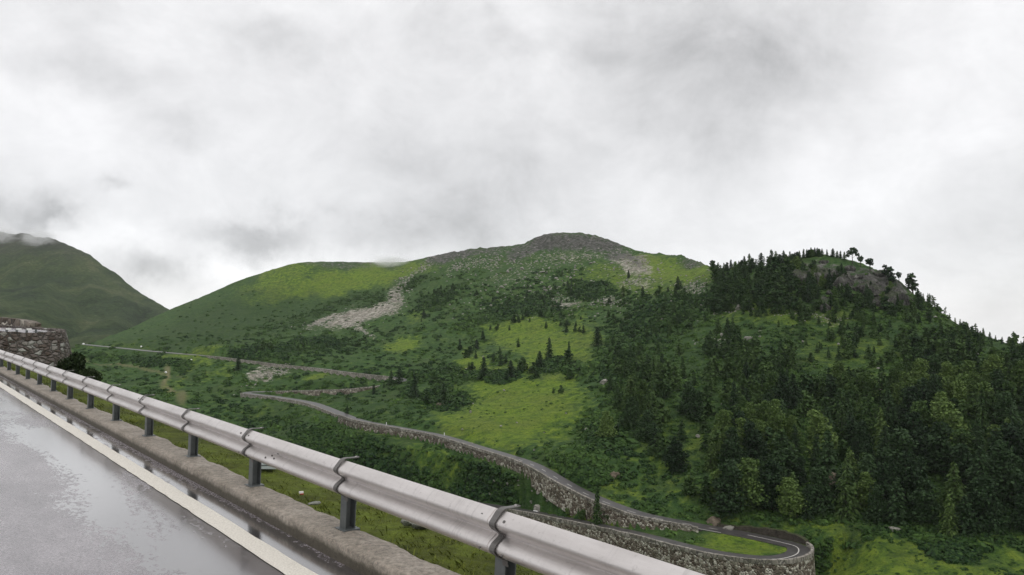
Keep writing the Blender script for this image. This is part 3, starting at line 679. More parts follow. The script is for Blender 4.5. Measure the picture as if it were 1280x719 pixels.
def path_wall(name, label, key, mat, cope=0.45, thick=0.55, group=None):
    a, b, s, _ = WALLS[key]; idx = np.where((PPAR >= a) & (PPAR <= b))[0]
    base = PATH[idx[len(idx) // 2]]; root = empty(name, tuple(base)); tag(root, label, 'stone wall', group)
    def strip(o_in, o_out, ztop, zbot, bat):
        v = []; f = []
        for q, i in enumerate(idx):
            jz = 0.16 * (float(vnoise(i * 0.45, a, 5)) - 0.5); jo = 0.14 * (float(vnoise(i * 0.9, a, 6)) - 0.5)
            ai = PATH[i, :2] + LEFT[i] * s * o_in; ao = PATH[i, :2] + LEFT[i] * s * (o_out + jo * 0.5)
            hb = zbot[q] if hasattr(zbot, '__len__') else zbot
            ab = PATH[i, :2] + LEFT[i] * s * (o_out + bat * (hb + 0.0) + jo)
            zt = PATH[i, 2] + ztop + jz
            v += [(*(ai - base[:2]), zt - base[2]), (*(ao - base[:2]), zt - base[2]), (*(ab - base[:2]), PATH[i, 2] - hb - base[2]), (*(ai - base[:2]), PATH[i, 2] - hb - base[2])]
        n = len(idx)
        for i in range(n - 1):
            for j in range(4): f.append((i * 4 + j, i * 4 + (j + 1) % 4, (i + 1) * 4 + (j + 1) % 4, (i + 1) * 4 + j))
        f += [(3, 2, 1, 0), tuple((n - 1) * 4 + j for j in range(4))]
        return v, f
    dep = wall_drop(key, PPAR[idx]) + 1.6
    v, f = strip(HW + 0.12, HW + 0.12 + thick, -0.05, dep, 0.06); link_mesh('wall', v, f, mat, root)
    if cope:
        v, f = strip(HW + 0.08, HW + 0.2 + thick, cope, 0.06, 0.0); link_mesh('parapet', v, f, M_COPE, root)
    return root
path_wall('retaining_wall', 'tall curved rubble wall carrying the hairpin bend at lower right', 'hairpin', M_WALL_P, 0.85)
path_wall('retaining_wall', 'pale stone wall between the two road levels just left of the hairpin island', 'upper', M_WALL_P, 0.6)
path_wall('retaining_wall', 'long low stone wall under the road crossing below the bright meadow', 'long', M_WALL_D, 0.75)
path_wall('retaining_wall', 'low pale wall curving round the left end of the serpentine', 'lefthook', M_COPE, 0.3)
path_wall('retaining_wall', 'short stone wall holding the middle road above the left hairpin', 'inner', M_WALL_D, 0.5)
path_wall('retaining_wall', 'thin pale wall along the uppermost road stretch under the scree', 'far', M_COPE, 0.6)
# uphill bank wall outside the hairpin
idx = np.arange(pi_(12.3), pi_(14.8)); base = PATH[idx[8]]
v = []; f = []
for q, i in enumerate(idx):
    u = q / (len(idx) - 1); hgt = 0.4 + 1.2 * math.sin(math.pi * min(1, u * 1.05 + 0.12)) + 0.3 * (float(vnoise(i * 0.7, 1, 8)) - 0.5)
    for (o, z) in ((HW + 0.5, -0.4), (HW + 0.75, hgt), (HW + 1.6, hgt + 0.1), (HW + 1.7, -0.4)):
        p = PATH[i, :2] - LEFT[i] * o; v.append((*p, PATH[i, 2] + z))
for i in range(len(idx) - 1):
    for j in range(4): f.append((i * 4 + j, (i + 1) * 4 + j, (i + 1) * 4 + (j + 1) % 4, i * 4 + (j + 1) % 4))
f += [(0, 1, 2, 3), tuple((len(idx) - 1) * 4 + j for j in (3, 2, 1, 0))]
tag(link_mesh('bank_wall', v, f, M_BANK), 'dark low bank wall on the uphill side of the hairpin', 'stone wall')

# ------------------------------------------------------------------ left wall where the road comes round the nose
WL = np.array([(-85, 66), (-70, 61.5), (-58, 59), (-48, 57.8), (-42, 57.4), (-38.6, 57.9), (-36.6, 59.4), (-36.9, 61.5), (-39.5, 65.5), (-44, 70), (-52, 75), (-64, 80)], float)
wl, wpar = catmull(np.concatenate([WL, np.zeros((len(WL), 1))], 1), 8)
wt_ = np.gradient(wl[:, :2], axis=0); wt_ /= np.linalg.norm(wt_, axis=1)[:, None]; wleft = np.stack([-wt_[:, 1], wt_[:, 0]], 1)
wtop = 0.6 + 0.02 * np.clip(-wl[:, 0] - 37, 0, 60)
v = []; f = []
for i in range(len(wl)):
    j1 = 0.22 * (float(vnoise(i * 0.8, 1, 3)) - 0.5); j2 = 0.25 * (float(vnoise(i * 1.1, 4, 3)) - 0.5)
    a = wl[i, :2] + wleft[i] * 0.8; o = wl[i, :2]; ob = wl[i, :2] - wleft[i] * 0.75
    v += [(*a, wtop[i] + j1), (*o, wtop[i] + j1 * 0.7), (*((o + ob) / 2 + j2 * wleft[i]), wtop[i] - 2.0), (*ob, wtop[i] - 6.5), (*a, wtop[i] - 6.5)]
for i in range(len(wl) - 1):
    for j in range(5): f.append((i * 5 + j, i * 5 + (j + 1) % 5, (i + 1) * 5 + (j + 1) % 5, (i + 1) * 5 + j))
lw = empty('retaining_wall', (0, 0, 0)); tag(lw, 'coarse dark block wall at the left edge of the photo beyond the guard rail', 'stone wall')
link_mesh('wall', v, f, M_WALL_L, lw)
# road fill behind it
v = []; f = []
for i in range(len(wl)):
    a = wl[i, :2] + wleft[i] * 0.75; b = wl[i, :2] + wleft[i] * (5.5 if 38 < i < 66 else 8); v += [(*a, wtop[i] - 0.16), (*b, wtop[i] - 0.1)]
for i in range(len(wl) - 1): f.append((i * 2, i * 2 + 1, i * 2 + 3, i * 2 + 2))
tag(link_mesh('road', v, f, M_ASPH), kind='structure')
wr = empty('guard_rail', (0, 0, 0)); tag(wr, 'white painted guard rail on top of the coarse dark wall', 'guard rail')
M_WHITE = m_plain('white_paint', (0.78, 0.78, 0.76), 0.5, 0, 0.06, 4)
mb = MB(); ii = [i for i in range(len(wl)) if 22 <= i <= 44]
for a, b in zip(ii[:-1], ii[1:]):
    if a % 2: continue
    p = np.array([*(wl[a, :2] + wleft[a] * 0.3), wtop[a] + 0.2]); q = np.array([*(wl[b, :2] + wleft[b] * 0.3), wtop[b] + 0.2]); m_ = (p + q) / 2
    mb = MB(); mb.box(m_, (q - p) * 0.5, (*(wleft[a] * 0.05), 0), (0, 0, 0.075)); mb.build('beam', M_WHITE, wr)
for i in ii[::2]:
    mb = MB(); mb.box((*(wl[i, :2] + wleft[i] * 0.42), wtop[i] + 0.0), (0.06, 0, 0), (0, 0.06, 0), (0, 0, 0.2)); mb.build('post', M_POST, wr)
# grey bank wall above that bend
bw = empty('retaining_wall', (0, 0, 0)); tag(bw, 'low grey wall above the far bend, behind the white guard rail', 'stone wall')
v = []; f = []
bl = [at(-160, 392, 78), at(-60, 394, 76), at(-10, 396, 74), at(12, 398, 73), at(30, 400.5, 72), at(38, 404, 71.5)]
for q, p in enumerate(bl):
    v += [(p[0], p[1], p[2]), (p[0] + 0.3, p[1] + 1.2, p[2] - 0.05), (p[0] + 0.3, p[1] + 1.2, -2), (p[0], p[1] - 0.25, -2)]
for i in range(len(bl) - 1):
    for j in range(4): f.append((i * 4 + j, (i + 1) * 4 + j, (i + 1) * 4 + (j + 1) % 4, i * 4 + (j + 1) % 4))
f += [(0, 1, 2, 3), tuple((len(bl) - 1) * 4 + j for j in (3, 2, 1, 0))]
link_mesh('wall', v, f, M_WALL_D, bw)

# ------------------------------------------------------------------ vegetation meshes
def leaf_quad(c, d1, d2): return [c - d1, c - d2, c + d1, c + d2]
def rvec(r): v = r.normal(size=3); return v / np.linalg.norm(v)
def conifer(seed, rmax=0.2, base=0.1, levels=24, nb=7, leaf=0.05, droop=0.35, power=0.8, sparse=0.0, lean=0.0):
    r = np.random.default_rng(seed); V = []; lf = []
    for l in range(levels):
        z0 = base + (1 - base) * (l + r.uniform(-.3, .3)) / levels; z = z0
        rel = (1 - z) / (1 - base); L_ = rmax * max(rel, 0.04) ** power * r.uniform(0.72, 1.2)
        if z < base + 0.12: L_ *= 0.7 + 2.5 * (z - base)
        n = max(3, int(nb * (0.45 + 0.55 * rel)))
        ph = r.uniform(0, 6.28); cx = lean * z * z
        for k in range(n):
            if r.random() < sparse: continue
            z = z0 + r.uniform(-.5, .5) / levels; a = ph + 6.283 * k / n + r.uniform(-.3, .3); Lb = L_ * r.uniform(0.65, 1.15); dirv = np.array([math.cos(a), math.sin(a), 0]); tang = np.array([-math.sin(a), math.cos(a), 0])
            m = max(2, int(2.5 + 5 * Lb / rmax))
            for q in range(m):
                u = (q + 0.6) / m; c = dirv * Lb * u + np.array([cx, 0, z - droop * Lb * u * u + r.uniform(-.01, .01)])
                s = leaf * r.uniform(0.7, 1.3) * (1.1 - 0.45 * u)
                d1 = (dirv * r.uniform(.3, .8) + tang * r.uniform(-.6, .6) + np.array([0, 0, -droop * u + r.uniform(-.4, .25)])) * s; d2 = np.cross(d1, rvec(r)); d2 = d2 / (np.linalg.norm(d2) + 1e-6) * s * r.uniform(.28, .5); c = c + tang * r.uniform(-.3, .3) * s + UZ * r.uniform(-.25, .25) * s
                V.append(leaf_quad(c, d1, d2)); lf.append(r.random())
    for q in range(5):
        c = np.array([lean, 0, 0.97 + 0.008 * q]); V.append(leaf_quad(c, np.array([0, 0, .022]), rvec(r) * 0.012)); lf.append(r.random())
    V = np.array(V).reshape(-1, 3); F = np.arange(len(V)).reshape(-1, 4); return V, F, np.repeat(lf, 4)
def lumpy(seed, lumps, leaf=0.05, n=60):          # crown made of several clouds of leaf faces: (x,y,z,r,rz)
    r = np.random.default_rng(seed); V = []; lf = []
    for (x, y, z, rr, rz) in lumps:
        for k in range(int(n * (rr / 0.12) ** 1.3)):
            d = rvec(r); u = r.random() ** 0.4; c = np.array([x, y, z]) + d * np.array([rr, rr, rz]) * u
            s = leaf * r.uniform(.6, 1.3); d1 = rvec(r) * s; d2 = np.cross(rvec(r), d1); d2 = d2 / (np.linalg.norm(d2) + 1e-6) * s * r.uniform(.5, .9)
            V.append(leaf_quad(c, d1, d2)); lf.append(r.random())
    V = np.array(V).reshape(-1, 3); return V, np.arange(len(V)).reshape(-1, 4), np.repeat(lf, 4)
def trunk(top=0.9, r0=0.016, lean=0.0, limbs=()):
    v = []; f = []
    def tube(pts, rs):
        b = len(v)
        for p, r_ in zip(pts, rs):
            for k in range(6): v.append((p[0] + r_ * math.cos(k * math.pi / 3), p[1] + r_ * math.sin(k * math.pi / 3), p[2]))
        for i in range(len(pts) - 1):
            for k in range(6): f.append((b + i * 6 + k, b + i * 6 + (k + 1) % 6, b + (i + 1) * 6 + (k + 1) % 6, b + (i + 1) * 6 + k))
        f.append(tuple(b + (len(pts) - 1) * 6 + k for k in range(6)))
    hs = [-0.06, 0.06, 0.35, 0.65, top]
    tube([(lean * h * h, 0, h) for h in hs], [r0 * 1.5, r0 * 1.1, r0 * .8, r0 * .5, r0 * .15])
    for (z0, x, y, z1) in limbs: tube([(lean * z0 * z0, 0, z0), (x * .5, y * .5, (z0 + z1) / 2 + .01), (x, y, z1)], [r0 * .6, r0 * .4, r0 * .2])
    return v, f
M_BARK = m_plain('conifer_bark', (0.05, 0.04, 0.032), 0.9, 0, 0.35, 8)
M_LARCH = m_foliage('larch_needles', (0.024, 0.052, 0.018), (0.09, 0.14, 0.038))
M_PINE = m_foliage('pine_needles', (0.015, 0.032, 0.015), (0.046, 0.084, 0.032))
M_SOFT = m_foliage('soft_larch_needles', (0.036, 0.074, 0.022), (0.125, 0.19, 0.05))
M_LARCH_S = m_foliage('larch_needles_far', (0.018, 0.042, 0.016), (0.07, 0.12, 0.034), 'tint')
M_SHRUB = m_foliage('alder_leaves', (0.013, 0.036, 0.013), (0.09, 0.165, 0.034), 'tint')
KINDS = {}
def kind(key, name, crown, trunk_args, mat):
    V, F, lf = crown; tv, tf = trunk(*trunk_args)
    KINDS[key] = (name, V, F, lf, tv, tf, mat, [None])
for q in range(4): kind('larch%d' % q, 'larch_tree', conifer(100 + q, 0.25 + 0.02 * q, 0.05 + 0.02 * q, 27, 9, 0.058, 0.5, 0.66, 0.1), (0.9,), M_LARCH)
for q in range(3): kind('pine%d' % q, 'pine_tree', conifer(200 + q, 0.22 + 0.025 * q, 0.04, 26, 10, 0.06, 0.35, 0.52, 0.05), (0.9,), M_PINE)
def soft(seed, w, zlo, nl, leaf, n, pw=0.55):
    r = np.random.default_rng(seed); lum = []
    for q in range(nl):
        z = zlo + (0.93 - zlo) * (q + 0.5) / nl + r.uniform(-.03, .03); rr = w * (1.02 - z) ** pw * r.uniform(.7, 1.1) + .02; a = r.uniform(0, 6.28); o = rr * r.uniform(.15, .6)
        lum.append((o * math.cos(a), o * math.sin(a), z, rr, rr * r.uniform(.55, .85)))
    return lumpy(seed, lum, leaf, n)
for q in range(5): kind('soft%d' % q, 'larch_tree', soft(340 + q, .25 + .03 * (q % 3), .12 + .02 * q, 10 + q % 3, .026, 150, .5 + .06 * (q % 2)), (0.85,), M_SOFT)
for q in range(3): kind('dark%d' % q, 'pine_tree', soft(350 + q, .23 + .03 * q, .08, 11, .027, 150, .55), (0.85,), M_PINE)
kind('cone0', 'pine_tree', conifer(300, 0.2, 0.06, 18, 9, 0.075, 0.3, 0.55), (0.9,), M_PINE)
kind('gappy0', 'pine_tree', conifer(310, 0.24, 0.15, 15, 7, 0.085, 0.3, 0.45, 0.25), (0.93, 0.018), M_PINE)
kind('gappy1', 'larch_tree', conifer(311, 0.19, 0.12, 15, 6, 0.075, 0.45, 0.5, 0.28, 0.12), (0.93, 0.016, 0.12), M_LARCH)
kind('round0', 'pine_tree', lumpy(320, [(-.12, 0, .72, .2, .14), (.16, .03, .80, .2, .14), (.02, -.05, .92, .16, .09), (.3, 0, .6, .14, .1), (-.25, .05, .55, .12, .08)], 0.06, 45), (0.85, 0.024, 0, ((.4, .3, 0, .6), (.45, -.25, .05, .55), (.5, .16, .03, .78))), M_PINE)
kind('round1', 'pine_tree', lumpy(321, [(0, 0, .8, .22, .16), (.05, .05, .6, .16, .1), (-.08, -.03, .66, .13, .1)], 0.06, 45), (0.85, 0.024, 0, ((.4, .1, .05, .6),)), M_PINE)
kind('round2', 'pine_tree', lumpy(322, [(-.05, 0, .84, .16, .12), (.06, .05, .6, .2, .14), (-.06, -.03, .4, .2, .13), (.1, 0, .25, .14, .1)], 0.06, 45), (0.85, 0.024), M_PINE)
def tree_proto(key):
    name, V, F, lf, tv, tf, mat, cache = KINDS[key]
    if cache[0] is None:
        root = empty(name, (0, 0, 0))
        link_mesh('crown', V, F, mat, root, attrs={'leaf': lf}); link_mesh('trunk', tv, tf, M_BARK, root)
        cache[0] = root; return root
    return copy_tree(cache[0])
def tree(key, pos, h, label, group=None, wide=1.0):
    o = tree_proto(key)
    for k in ('label', 'category', 'group'):
        if k in o: del o[k]
    o.location = (pos[0], pos[1], pos[2] - 0.05 * h); o.scale = (h * wide, h * wide, h); o.rotation_euler = (R(random.uniform(-2, 2)), R(random.uniform(-2, 2)), random.uniform(0, 6.28))
    tag(o, label, 'tree', group); return o

TREEPOS = []
def py_wide(px, base): return base < 345 and px < 1060 
def tree_px(key, px, base, hpx, label, group=None, wide=1.0, rot=None):
    s = surf(px, base)
    if s is None:
        c = int(round((px + 400) / 4)); i = int(np.argmin(YI[c])); s = (np.array([(px - 640) / FPX / cp * TY[c, i], TY[c, i], TZ[c, i]]), c, i)
    p = s[0]; h = hpx * 1.12 * p[1] / FPX; wide *= 1.3 if py_wide(px, base) else 1.0; h *= 0.68 if px > 1170 else 1.0; TREEPOS.append((px, base, hpx))
    o = tree(key, p, h, label, group, wide)
    if rot is not None: o.rotation_euler[2] = rot
    return o
# skyline of the knoll, placed one by one
gl = 'conifers in a row along the left part of the knoll skyline'
for px, b_, hp, k in [(905,338,9,'larch0'),(914,337,12,'pine0'),(924,336,10,'larch1'),(931,335,14,'pine1'),(937,335,17,'larch2'),(945,333,9,'gappy0'),(965,332,19,'pine0'),(971,331,16,'larch3'),(980,330,16,'pine1'),(988,328,13,'larch0'),(994,327,11,'pine2'),(1000,325,11,'larch1'),(1005,323,11,'cone0'),(1009,322,10,'pine0'),(909,339,11,'dark0'),(919,338,11,'soft1'),(928,337,12,'dark1'),(941,336,13,'dark2'),(961,334,13,'soft0'),(975,332,14,'dark0'),(984,330,12,'soft3'),(991,328,11,'dark1'),(998,326,11,'dark2')]:
    tree_px(k, px, b_, hp, 'small dark conifer in the skyline row left of the bare crest', gl)
tree_px('pine2', 952, 334, 17, 'broad round-topped conifer standing free with sky showing on both sides on the left skyline', wide=1.25)
for px, b_, hp, k in [(1012,322,10,'dark1'),(1016,321,9,'soft2'),(1025,321,10,'dark0'),(1047,322,8,'pine2'),(1056,325,10,'larch1'),(1014,321,11,'larch2'),(1019,320,10,'pine1'),(1022,320,10,'cone0'),(1028,320,9,'larch3')]:
    tree_px(k, px, b_, hp, 'stubby conifer in the line along the top of the bare rock crest', 'conifers packed on the rock crest')
tree_px('cone0', 1034.5, 320.5, 8, 'tiny thin spire conifer on the bare crest just left of a squat broad one')
tree_px('pine0', 1041.5, 321, 10, 'squat broad conifer on the bare crest between two tiny spires', wide=1.4)
tree_px('cone0', 1051, 323, 9, 'tiny narrow spire conifer on the bare crest just left of the spreading pine')
tree_px('round0', 1066, 330, 19, 'spreading pine with open lobed crown at the top of the knoll', wide=1.0, rot=0.0)
tree_px('round1', 1076, 334, 14, 'dark rounded pine tucked against the right side of the spreading pine', wide=1.2)
tree_px('round1', 1088, 340, 17, 'mushroom-topped pine standing alone on the grassy rock shoulder', wide=1.2)
tree_px('round2', 1107, 346, 15, 'dark dense pine at the left of the pair on the rock shoulder', wide=1.2)
tree_px('round2', 1114, 356, 22, 'dark dense taller pine right of the rock shoulder gap', wide=1.2)
tree_px('round1', 1124, 354, 14, 'two-tiered greenish pine leaning out beside the dark dense pine', wide=1.1)
tree_px('gappy0', 1135, 361, 17, 'thin ragged conifer touching the left side of the black pine', wide=0.8)
tree_px('round2', 1141, 366, 24, 'tall black pine with ragged flat top on the right skyline', wide=1.25)
tree_px('gappy0', 1151, 370, 8, 'small ragged sapling just right of the black pine', wide=1.4)
tree_px('gappy1', 1159, 374, 12, 'thin young conifer standing alone on the right skyline slope', wide=0.9)
tree_px('gappy1', 1168, 381, 16, 'leaning one-sided conifer on the steep right skyline', wide=1.5)
tree_px('gappy1', 1180, 392, 15, 'sparse see-through conifer low on the right skyline', wide=1.2)
for px, b_, hp, k in [(1175,388,9,'larch1'),(1187,398,12,'gappy1'),(1193,404,10,'larch2'),(1199,408,13,'larch0'),(1207,413,15,'pine0'),(1214,416,12,'larch3'),(1221,419,12,'pine1'),(1228,422,17,'larch1'),(1236,425,14,'pine2'),(1243,427,11,'larch2'),(1251,430,13,'pine0'),(1259,432,15,'larch3'),(1267,435,17,'pine1'),(1275,437,15,'larch0')]:
    tree_px(k, px, b_, hp, 'conifer in the ragged row running down the right-hand skyline', 'conifers running down the right skyline')
for px, b_, hp, k, lab in [(1036,362,24,'pine1','dark narrow conifer growing at the foot of the crest cliff'),(1004,352,24,'pine2','dark conifer beside the left edge of the crest cliff'),(1088,368,16,'pine0','small dark conifer in the cleft between the two rock shoulders'),(1148,388,26,'pine2','dark pointed conifer under the black pine at the end of the rock shoulder'),(1010,378,30,'pine0','dark conifer standing just below the crest cliff in the lighter scrub')]:
    tree_px(k, px, b_, hp, lab)
# loners on the meadow and around the roads
for px, b_, hp, k, w, lab in [
 (711,446,18,'cone0',1.0,'slim dark columnar conifer alone on the upper right of the bright meadow'),
 (686,452,28,'pine1',1.0,'tall dark conifer with a lower one at its left in the meadow middle'),
 (675,460,20,'pine2',1.3,'broad dark conifer at the left foot of the tall meadow one'),
 (638,474,22,'pine2',1.4,'round dark conifer low in the middle of the meadow scrub'),
 (604,474,26,'pine1',1.3,'dark bushy conifer at the left edge of the meadow scrub'),
 (575,437,13,'cone0',1.4,'tiny dark conifer on the brightest yellow-green meadow patch'),
 (604,427,14,'pine0',1.3,'small dark conifer above the yellow-green patch'),
 (596,437,12,'pine2',1.6,'squat dark conifer between the two small ones above the yellow-green patch'),
 (530,398,11,'pine0',1.5,'lone dark conifer in the blue-green scrub above the meadow'),
 (747,432,22,'pine2',1.4,'broad dark conifer at the right border of the upper meadow'),
 (786,348,10,'pine0',1.2,'single small conifer on the grass under the rocky summit'),
 (847,362,16,'pine1',1.2,'dark conifer pair-top left of the forest edge below the summit saddle'),
 (803,374,15,'pine0',1.3,'small conifer on the sloping grass below the summit stones'),
 (779,371,14,'larch1',1.3,'pale green conifer on the grass below the summit stones'),
 (468,493,12,'pine0',1.3,'dark conifer at the right end of the middle road wall'),
 (490,482,18,'pine1',1.2,'dark conifer beside the hidden upper bend, left one'),
 (500,480,20,'pine2',1.2,'dark conifer in front of the hidden upper bend'),
 (518,497,26,'pine1',1.2,'large dark conifer right of the hidden upper bend'),
 (555,508,28,'pine2',1.3,'dark bushy conifer above the rock at the left end of the meadow'),
 (299,463,16,'pine0',1.6,'dark rounded conifer just under the upper road on the far left'),
 (745,656,44,'larch2',0.7,'thin young larch standing against the wall between the road levels'),
 (435,517,10,'pine1',1.2,'small dark conifer at the roadside kink of the long wall')]:
    tree_px(k, px, b_, hp, lab, None, w)
r6 = np.random.default_rng(66)
for _ in range(34):
    px, b_ = (r6.uniform(978, 1064), r6.uniform(340, 376)) if r6.random() < .75 else (r6.uniform(1064, 1135), r6.uniform(366, 392))
    tree_px(['pine0', 'dark0', 'dark1', 'larch1', 'soft1', 'dark2'][r6.integers(0, 6)], px, b_, r6.uniform(11, 21), 'conifer clinging to the ledges in front of the crest cliff', 'conifers on the crest cliff ledges', r6.uniform(.85, 1.2))
N_FIXED = len(TREEPOS)
# the forest, densest and largest low on the slope
cand = []
r2 = np.random.default_rng(21)
tries = 0
while tries < 60000 and len(cand) < 900:
    tries += 1
    px = r2.uniform(745, 1330); py = r2.uniform(335, 672)
    if not inpoly(np.array([px]), np.array([py]), forest_poly)[0]:
        if not (px < 900 and r2.random() < 0.05 and py < 560 and py > 360 and px > 770 - (py - 360) * 0.2): continue
    light = cover([(1050,425,75,30,0,1),(950,400,55,14,0,.8),(860,560,45,22,-30,.8),(860,612,50,16,10,.7),(1090,465,60,24,0,.7),(1040,345,45,26,0,1),(1105,362,40,20,25,1),(1010,480,50,14,0,.6)], np.array([px]), np.array([py]), 14)[0]
    if r2.random() < light * 0.55: continue
    gap = float(fbm(np.array(px / 46), np.array(py / 26), 131, 3))
    if gap < 0.54 and r2.random() < 0.9 and py > 390: continue
    s = surf(px, py)
    if s is None: continue
    p = s[0]
    if ROADD[s[1], s[2]] < 5 or crock[s[1], s[2]] > 0.6: continue
    h = (3.7 + (400 - p[1]) / 22.5) * r2.uniform(0.55, 1.12) * (0.6 if light > 0.4 else 1)
    if py < np.interp(px, RG[:, 0], RG[:, 1]) + 26: h *= 0.72
    sep = 0.19 * h
    if any((p[0] - q[0][0]) ** 2 + (p[1] - q[0][1]) ** 2 < (sep + 0.19 * q[1]) ** 2 for q in cand): continue
    cand.append((p, h, px, py, light))
cand.sort(key=lambda q: -q[1] / q[0][1])
N_IND = 300 - N_FIXED
def zone(px, py):
    if px < 900:
        return ('dark conifer in the dense forest edge facing the bright meadow', 'conifers of the forest edge facing the meadow') if py < 520 else ('conifer in the forest just above the road left of the hairpin', 'conifers above the road left of the hairpin')
    if px < 1090:
        if py < 520: return ('conifer in the lighter mixed wood below the crest cliff', 'conifers in the mixed wood below the cliff')
        return ('tall dark conifer in the forest above the hairpin bend', 'tall conifers above the hairpin bend')
    if py < 520: return ('conifer on the wooded slope under the right-hand skyline', 'conifers under the right skyline')
    return ('tall dark conifer low on the right-hand slope above the grass', 'tall conifers low on the right slope')
kl = ['larch0', 'larch1', 'larch2', 'larch3', 'pine0', 'pine1', 'pine2']
for q, (p, h, px, py, light) in enumerate(cand[:N_IND]):
    u_ = r2.random(); dk_ = 0.3 if light > .3 or (px > 1000 and py < 520) else (0.5 if py < 560 else 0.72)
    k = ('dark%d' % r2.integers(0, 3) if r2.random() < .6 else 'pine%d' % r2.integers(0, 3)) if u_ < dk_ else ('soft%d' % r2.integers(0, 5) if r2.random() < (.72 if py < 560 else .3) else 'larch%d' % r2.integers(0, 4))
    lab, grp = zone(px, py); tree(k, p, h, lab, grp, 1.15 * random.uniform(.85, 1.25))
def merge(items, protos):
    # items: (proto, x,y,z, sx, sz, rot, tint)
    VV = []; FF = []; TT = []; LL = []; b = 0
    for (k, x, y, z, sx, sz, rot, tint) in items:
        V, F, lf = protos[k]; c, s = math.cos(rot), math.sin(rot)
        W = np.empty_like(V); W[:, 0] = (V[:, 0] * c - V[:, 1] * s) * sx + x; W[:, 1] = (V[:, 0] * s + V[:, 1] * c) * sx + y; W[:, 2] = V[:, 2] * sz + z
        VV.append(W); FF.append(F + b); TT.append(np.full(len(V), tint)); LL.append(lf); b += len(V)
    return np.concatenate(VV), np.concatenate(FF), {'tint': np.concatenate(TT), 'leaf': np.concatenate(LL)}
small = [soft(410 + q, .3, .1, 6, .075, 22) for q in range(3)] + [conifer(400 + q, 0.25, 0.02, 14, 8, 0.095, 0.4, 0.55, 0.05) for q in range(4)]
items = [(int(r2.integers(0, 7)), p[0], p[1], p[2] - .2, h * 1.2, h, r2.uniform(0, 6.28), r2.random()) for (p, h, *_x) in cand[N_IND:]]
for _ in range(150):                      # the close wood behind the left part of the knoll skyline
    s = surf(r2.uniform(888, 1000), r2.uniform(337, 392))
    if s is None or crock[s[1], s[2]] > .5: continue
    p = s[0]; h = r2.uniform(5, 8.5); items.append((int(r2.integers(0, 7)), p[0], p[1], p[2] - .2, h * 1.25, h, r2.uniform(0, 6.28), r2.random() * .45))
# scattered young conifers over the open hill
for (cx, cy, rx, ry, n) in [(650,385,40,18,22),(690,375,22,16,12),(720,360,30,15,12),(560,370,30,10,10),(640,400,60,20,12),(740,395,40,20,14),(620,455,50,16,16),(830,400,30,30,22),(780,440,30,30,18),(530,490,30,14,12),(420,435,40,10,8),(335,440,16,6,8),(700,470,30,20,8),(860,380,22,14,16)]:
    for _ in range(n):
        s = surf(cx + r2.normal() * rx * .6, cy + r2.normal() * ry * .6)
        if s is None or ROADD[s[1], s[2]] < 4: continue
        h = r2.uniform(2.5, 6.5); p = s[0]
        items.append((int(r2.integers(0, 7)), p[0], p[1], p[2] - .2, h * 1.3, h, r2.uniform(0, 6.28), r2.random() * .6))
V, F, at_ = merge(items, small)
tag(link_mesh('forest_mass', V, F, M_LARCH_S, attrs=at_), 'far small conifers filling the wood and dotting the open hillside', 'young trees', None, 'stuff')

# scrub: green alder and rhododendron thickets
shr = []
for q in range(6):
    r = np.random.default_rng(500 + q); V = []; lf = []
    for k in range(46):
        d = rvec(r); d[2] = abs(d[2]); c = d * np.array([1, 1, 0.75]) * r.uniform(.55, 1.0); s = r.uniform(.2, .42)
        nrm = d + rvec(r) * 0.5; d1 = np.cross(nrm, rvec(r)); d1 = d1 / (np.linalg.norm(d1) + 1e-6) * s; d2 = np.cross(nrm, d1); d2 = d2 / (np.linalg.norm(d2) + 1e-6) * s * r.uniform(.5, .9)
        V.append(leaf_quad(c, d1, d2)); lf.append(r.random())
    V = np.array(V).reshape(-1, 3); shr.append((V, np.arange(len(V)).reshape(-1, 4), np.repeat(lf, 4)))
items = []
r3 = np.random.default_rng(33)
dn = fbm(GX / 40, Y / 18, 91, 3)
while len(items) < 19000:
    px = r3.uniform(90, 1330); py = r3.uniform(335, 725)
    if len(items) > 14000:
        q_ = THICK[r3.integers(0, len(THICK))]; px = q_[0] + r3.normal() * q_[2] * .55; py = q_[1] + r3.normal() * q_[3] * .55 + math.tan(R(q_[4])) * (px - q_[0])
    s = surf(px, py)
    if s is None: continue
    p, c, i = s
    if p[1] < 100 or ROADD[c, i] < HW + (2.2 if p[1] < 300 else 1.2): continue
    if cscr[c, i] > .35 and r3.random() < .8: continue
    if crock[c, i] > .35 and r3.random() < .85: continue
    if ctrk[c, i] > .2: continue
    if 880 < px < 1000 and 668 < py < 700: continue
    tk_ = cthk[c, i]; d = 0.95 + tk_ - 0.9 * min(1, cmea[c, i] * 1.1) + 0.55 * (dn[c, i] - 0.5)
    if py < 360 and px < 560: d *= 0.25
    if r3.random() > max(d, .22 * cmea[c, i] * (0.2 if py < 372 else 1)): continue
    lf_ = lefts[c, i]
    if lf_ > .3 and r3.random() < .75 * (1 - tk_): continue
    sz = (1 - .3 * lf_) * (r3.uniform(.5, 1.3) + (1.0 * r3.random() ** 3)) * (p[1] / 260) ** 0.5 * (0.42 if cmea[c, i] > .4 else 1.0 + 0.5 * tk_)
    tint = min(1, max(0, 0.3 + 1.5 * (fbm(np.array(p[0] / 22), np.array(p[1] / 22), 95, 3) - 0.5) + 0.5 * (r3.random() - .5) + 0.2 * cmea[c, i])) * (1 - 0.65 * tk_)
    if px > 800 and cthk[c, i] < .3: tint = min(1, tint + .16)
    tint = tint * (1 - .6 * lf_) + .38 * .6 * lf_
    items.append((int(r3.integers(0, 6)), p[0], p[1], p[2] - .15 * sz, sz, sz * r3.uniform(.7, 1.2), r3.uniform(0, 6.28), float(tint)))
V, F, at_ = merge(items, shr)
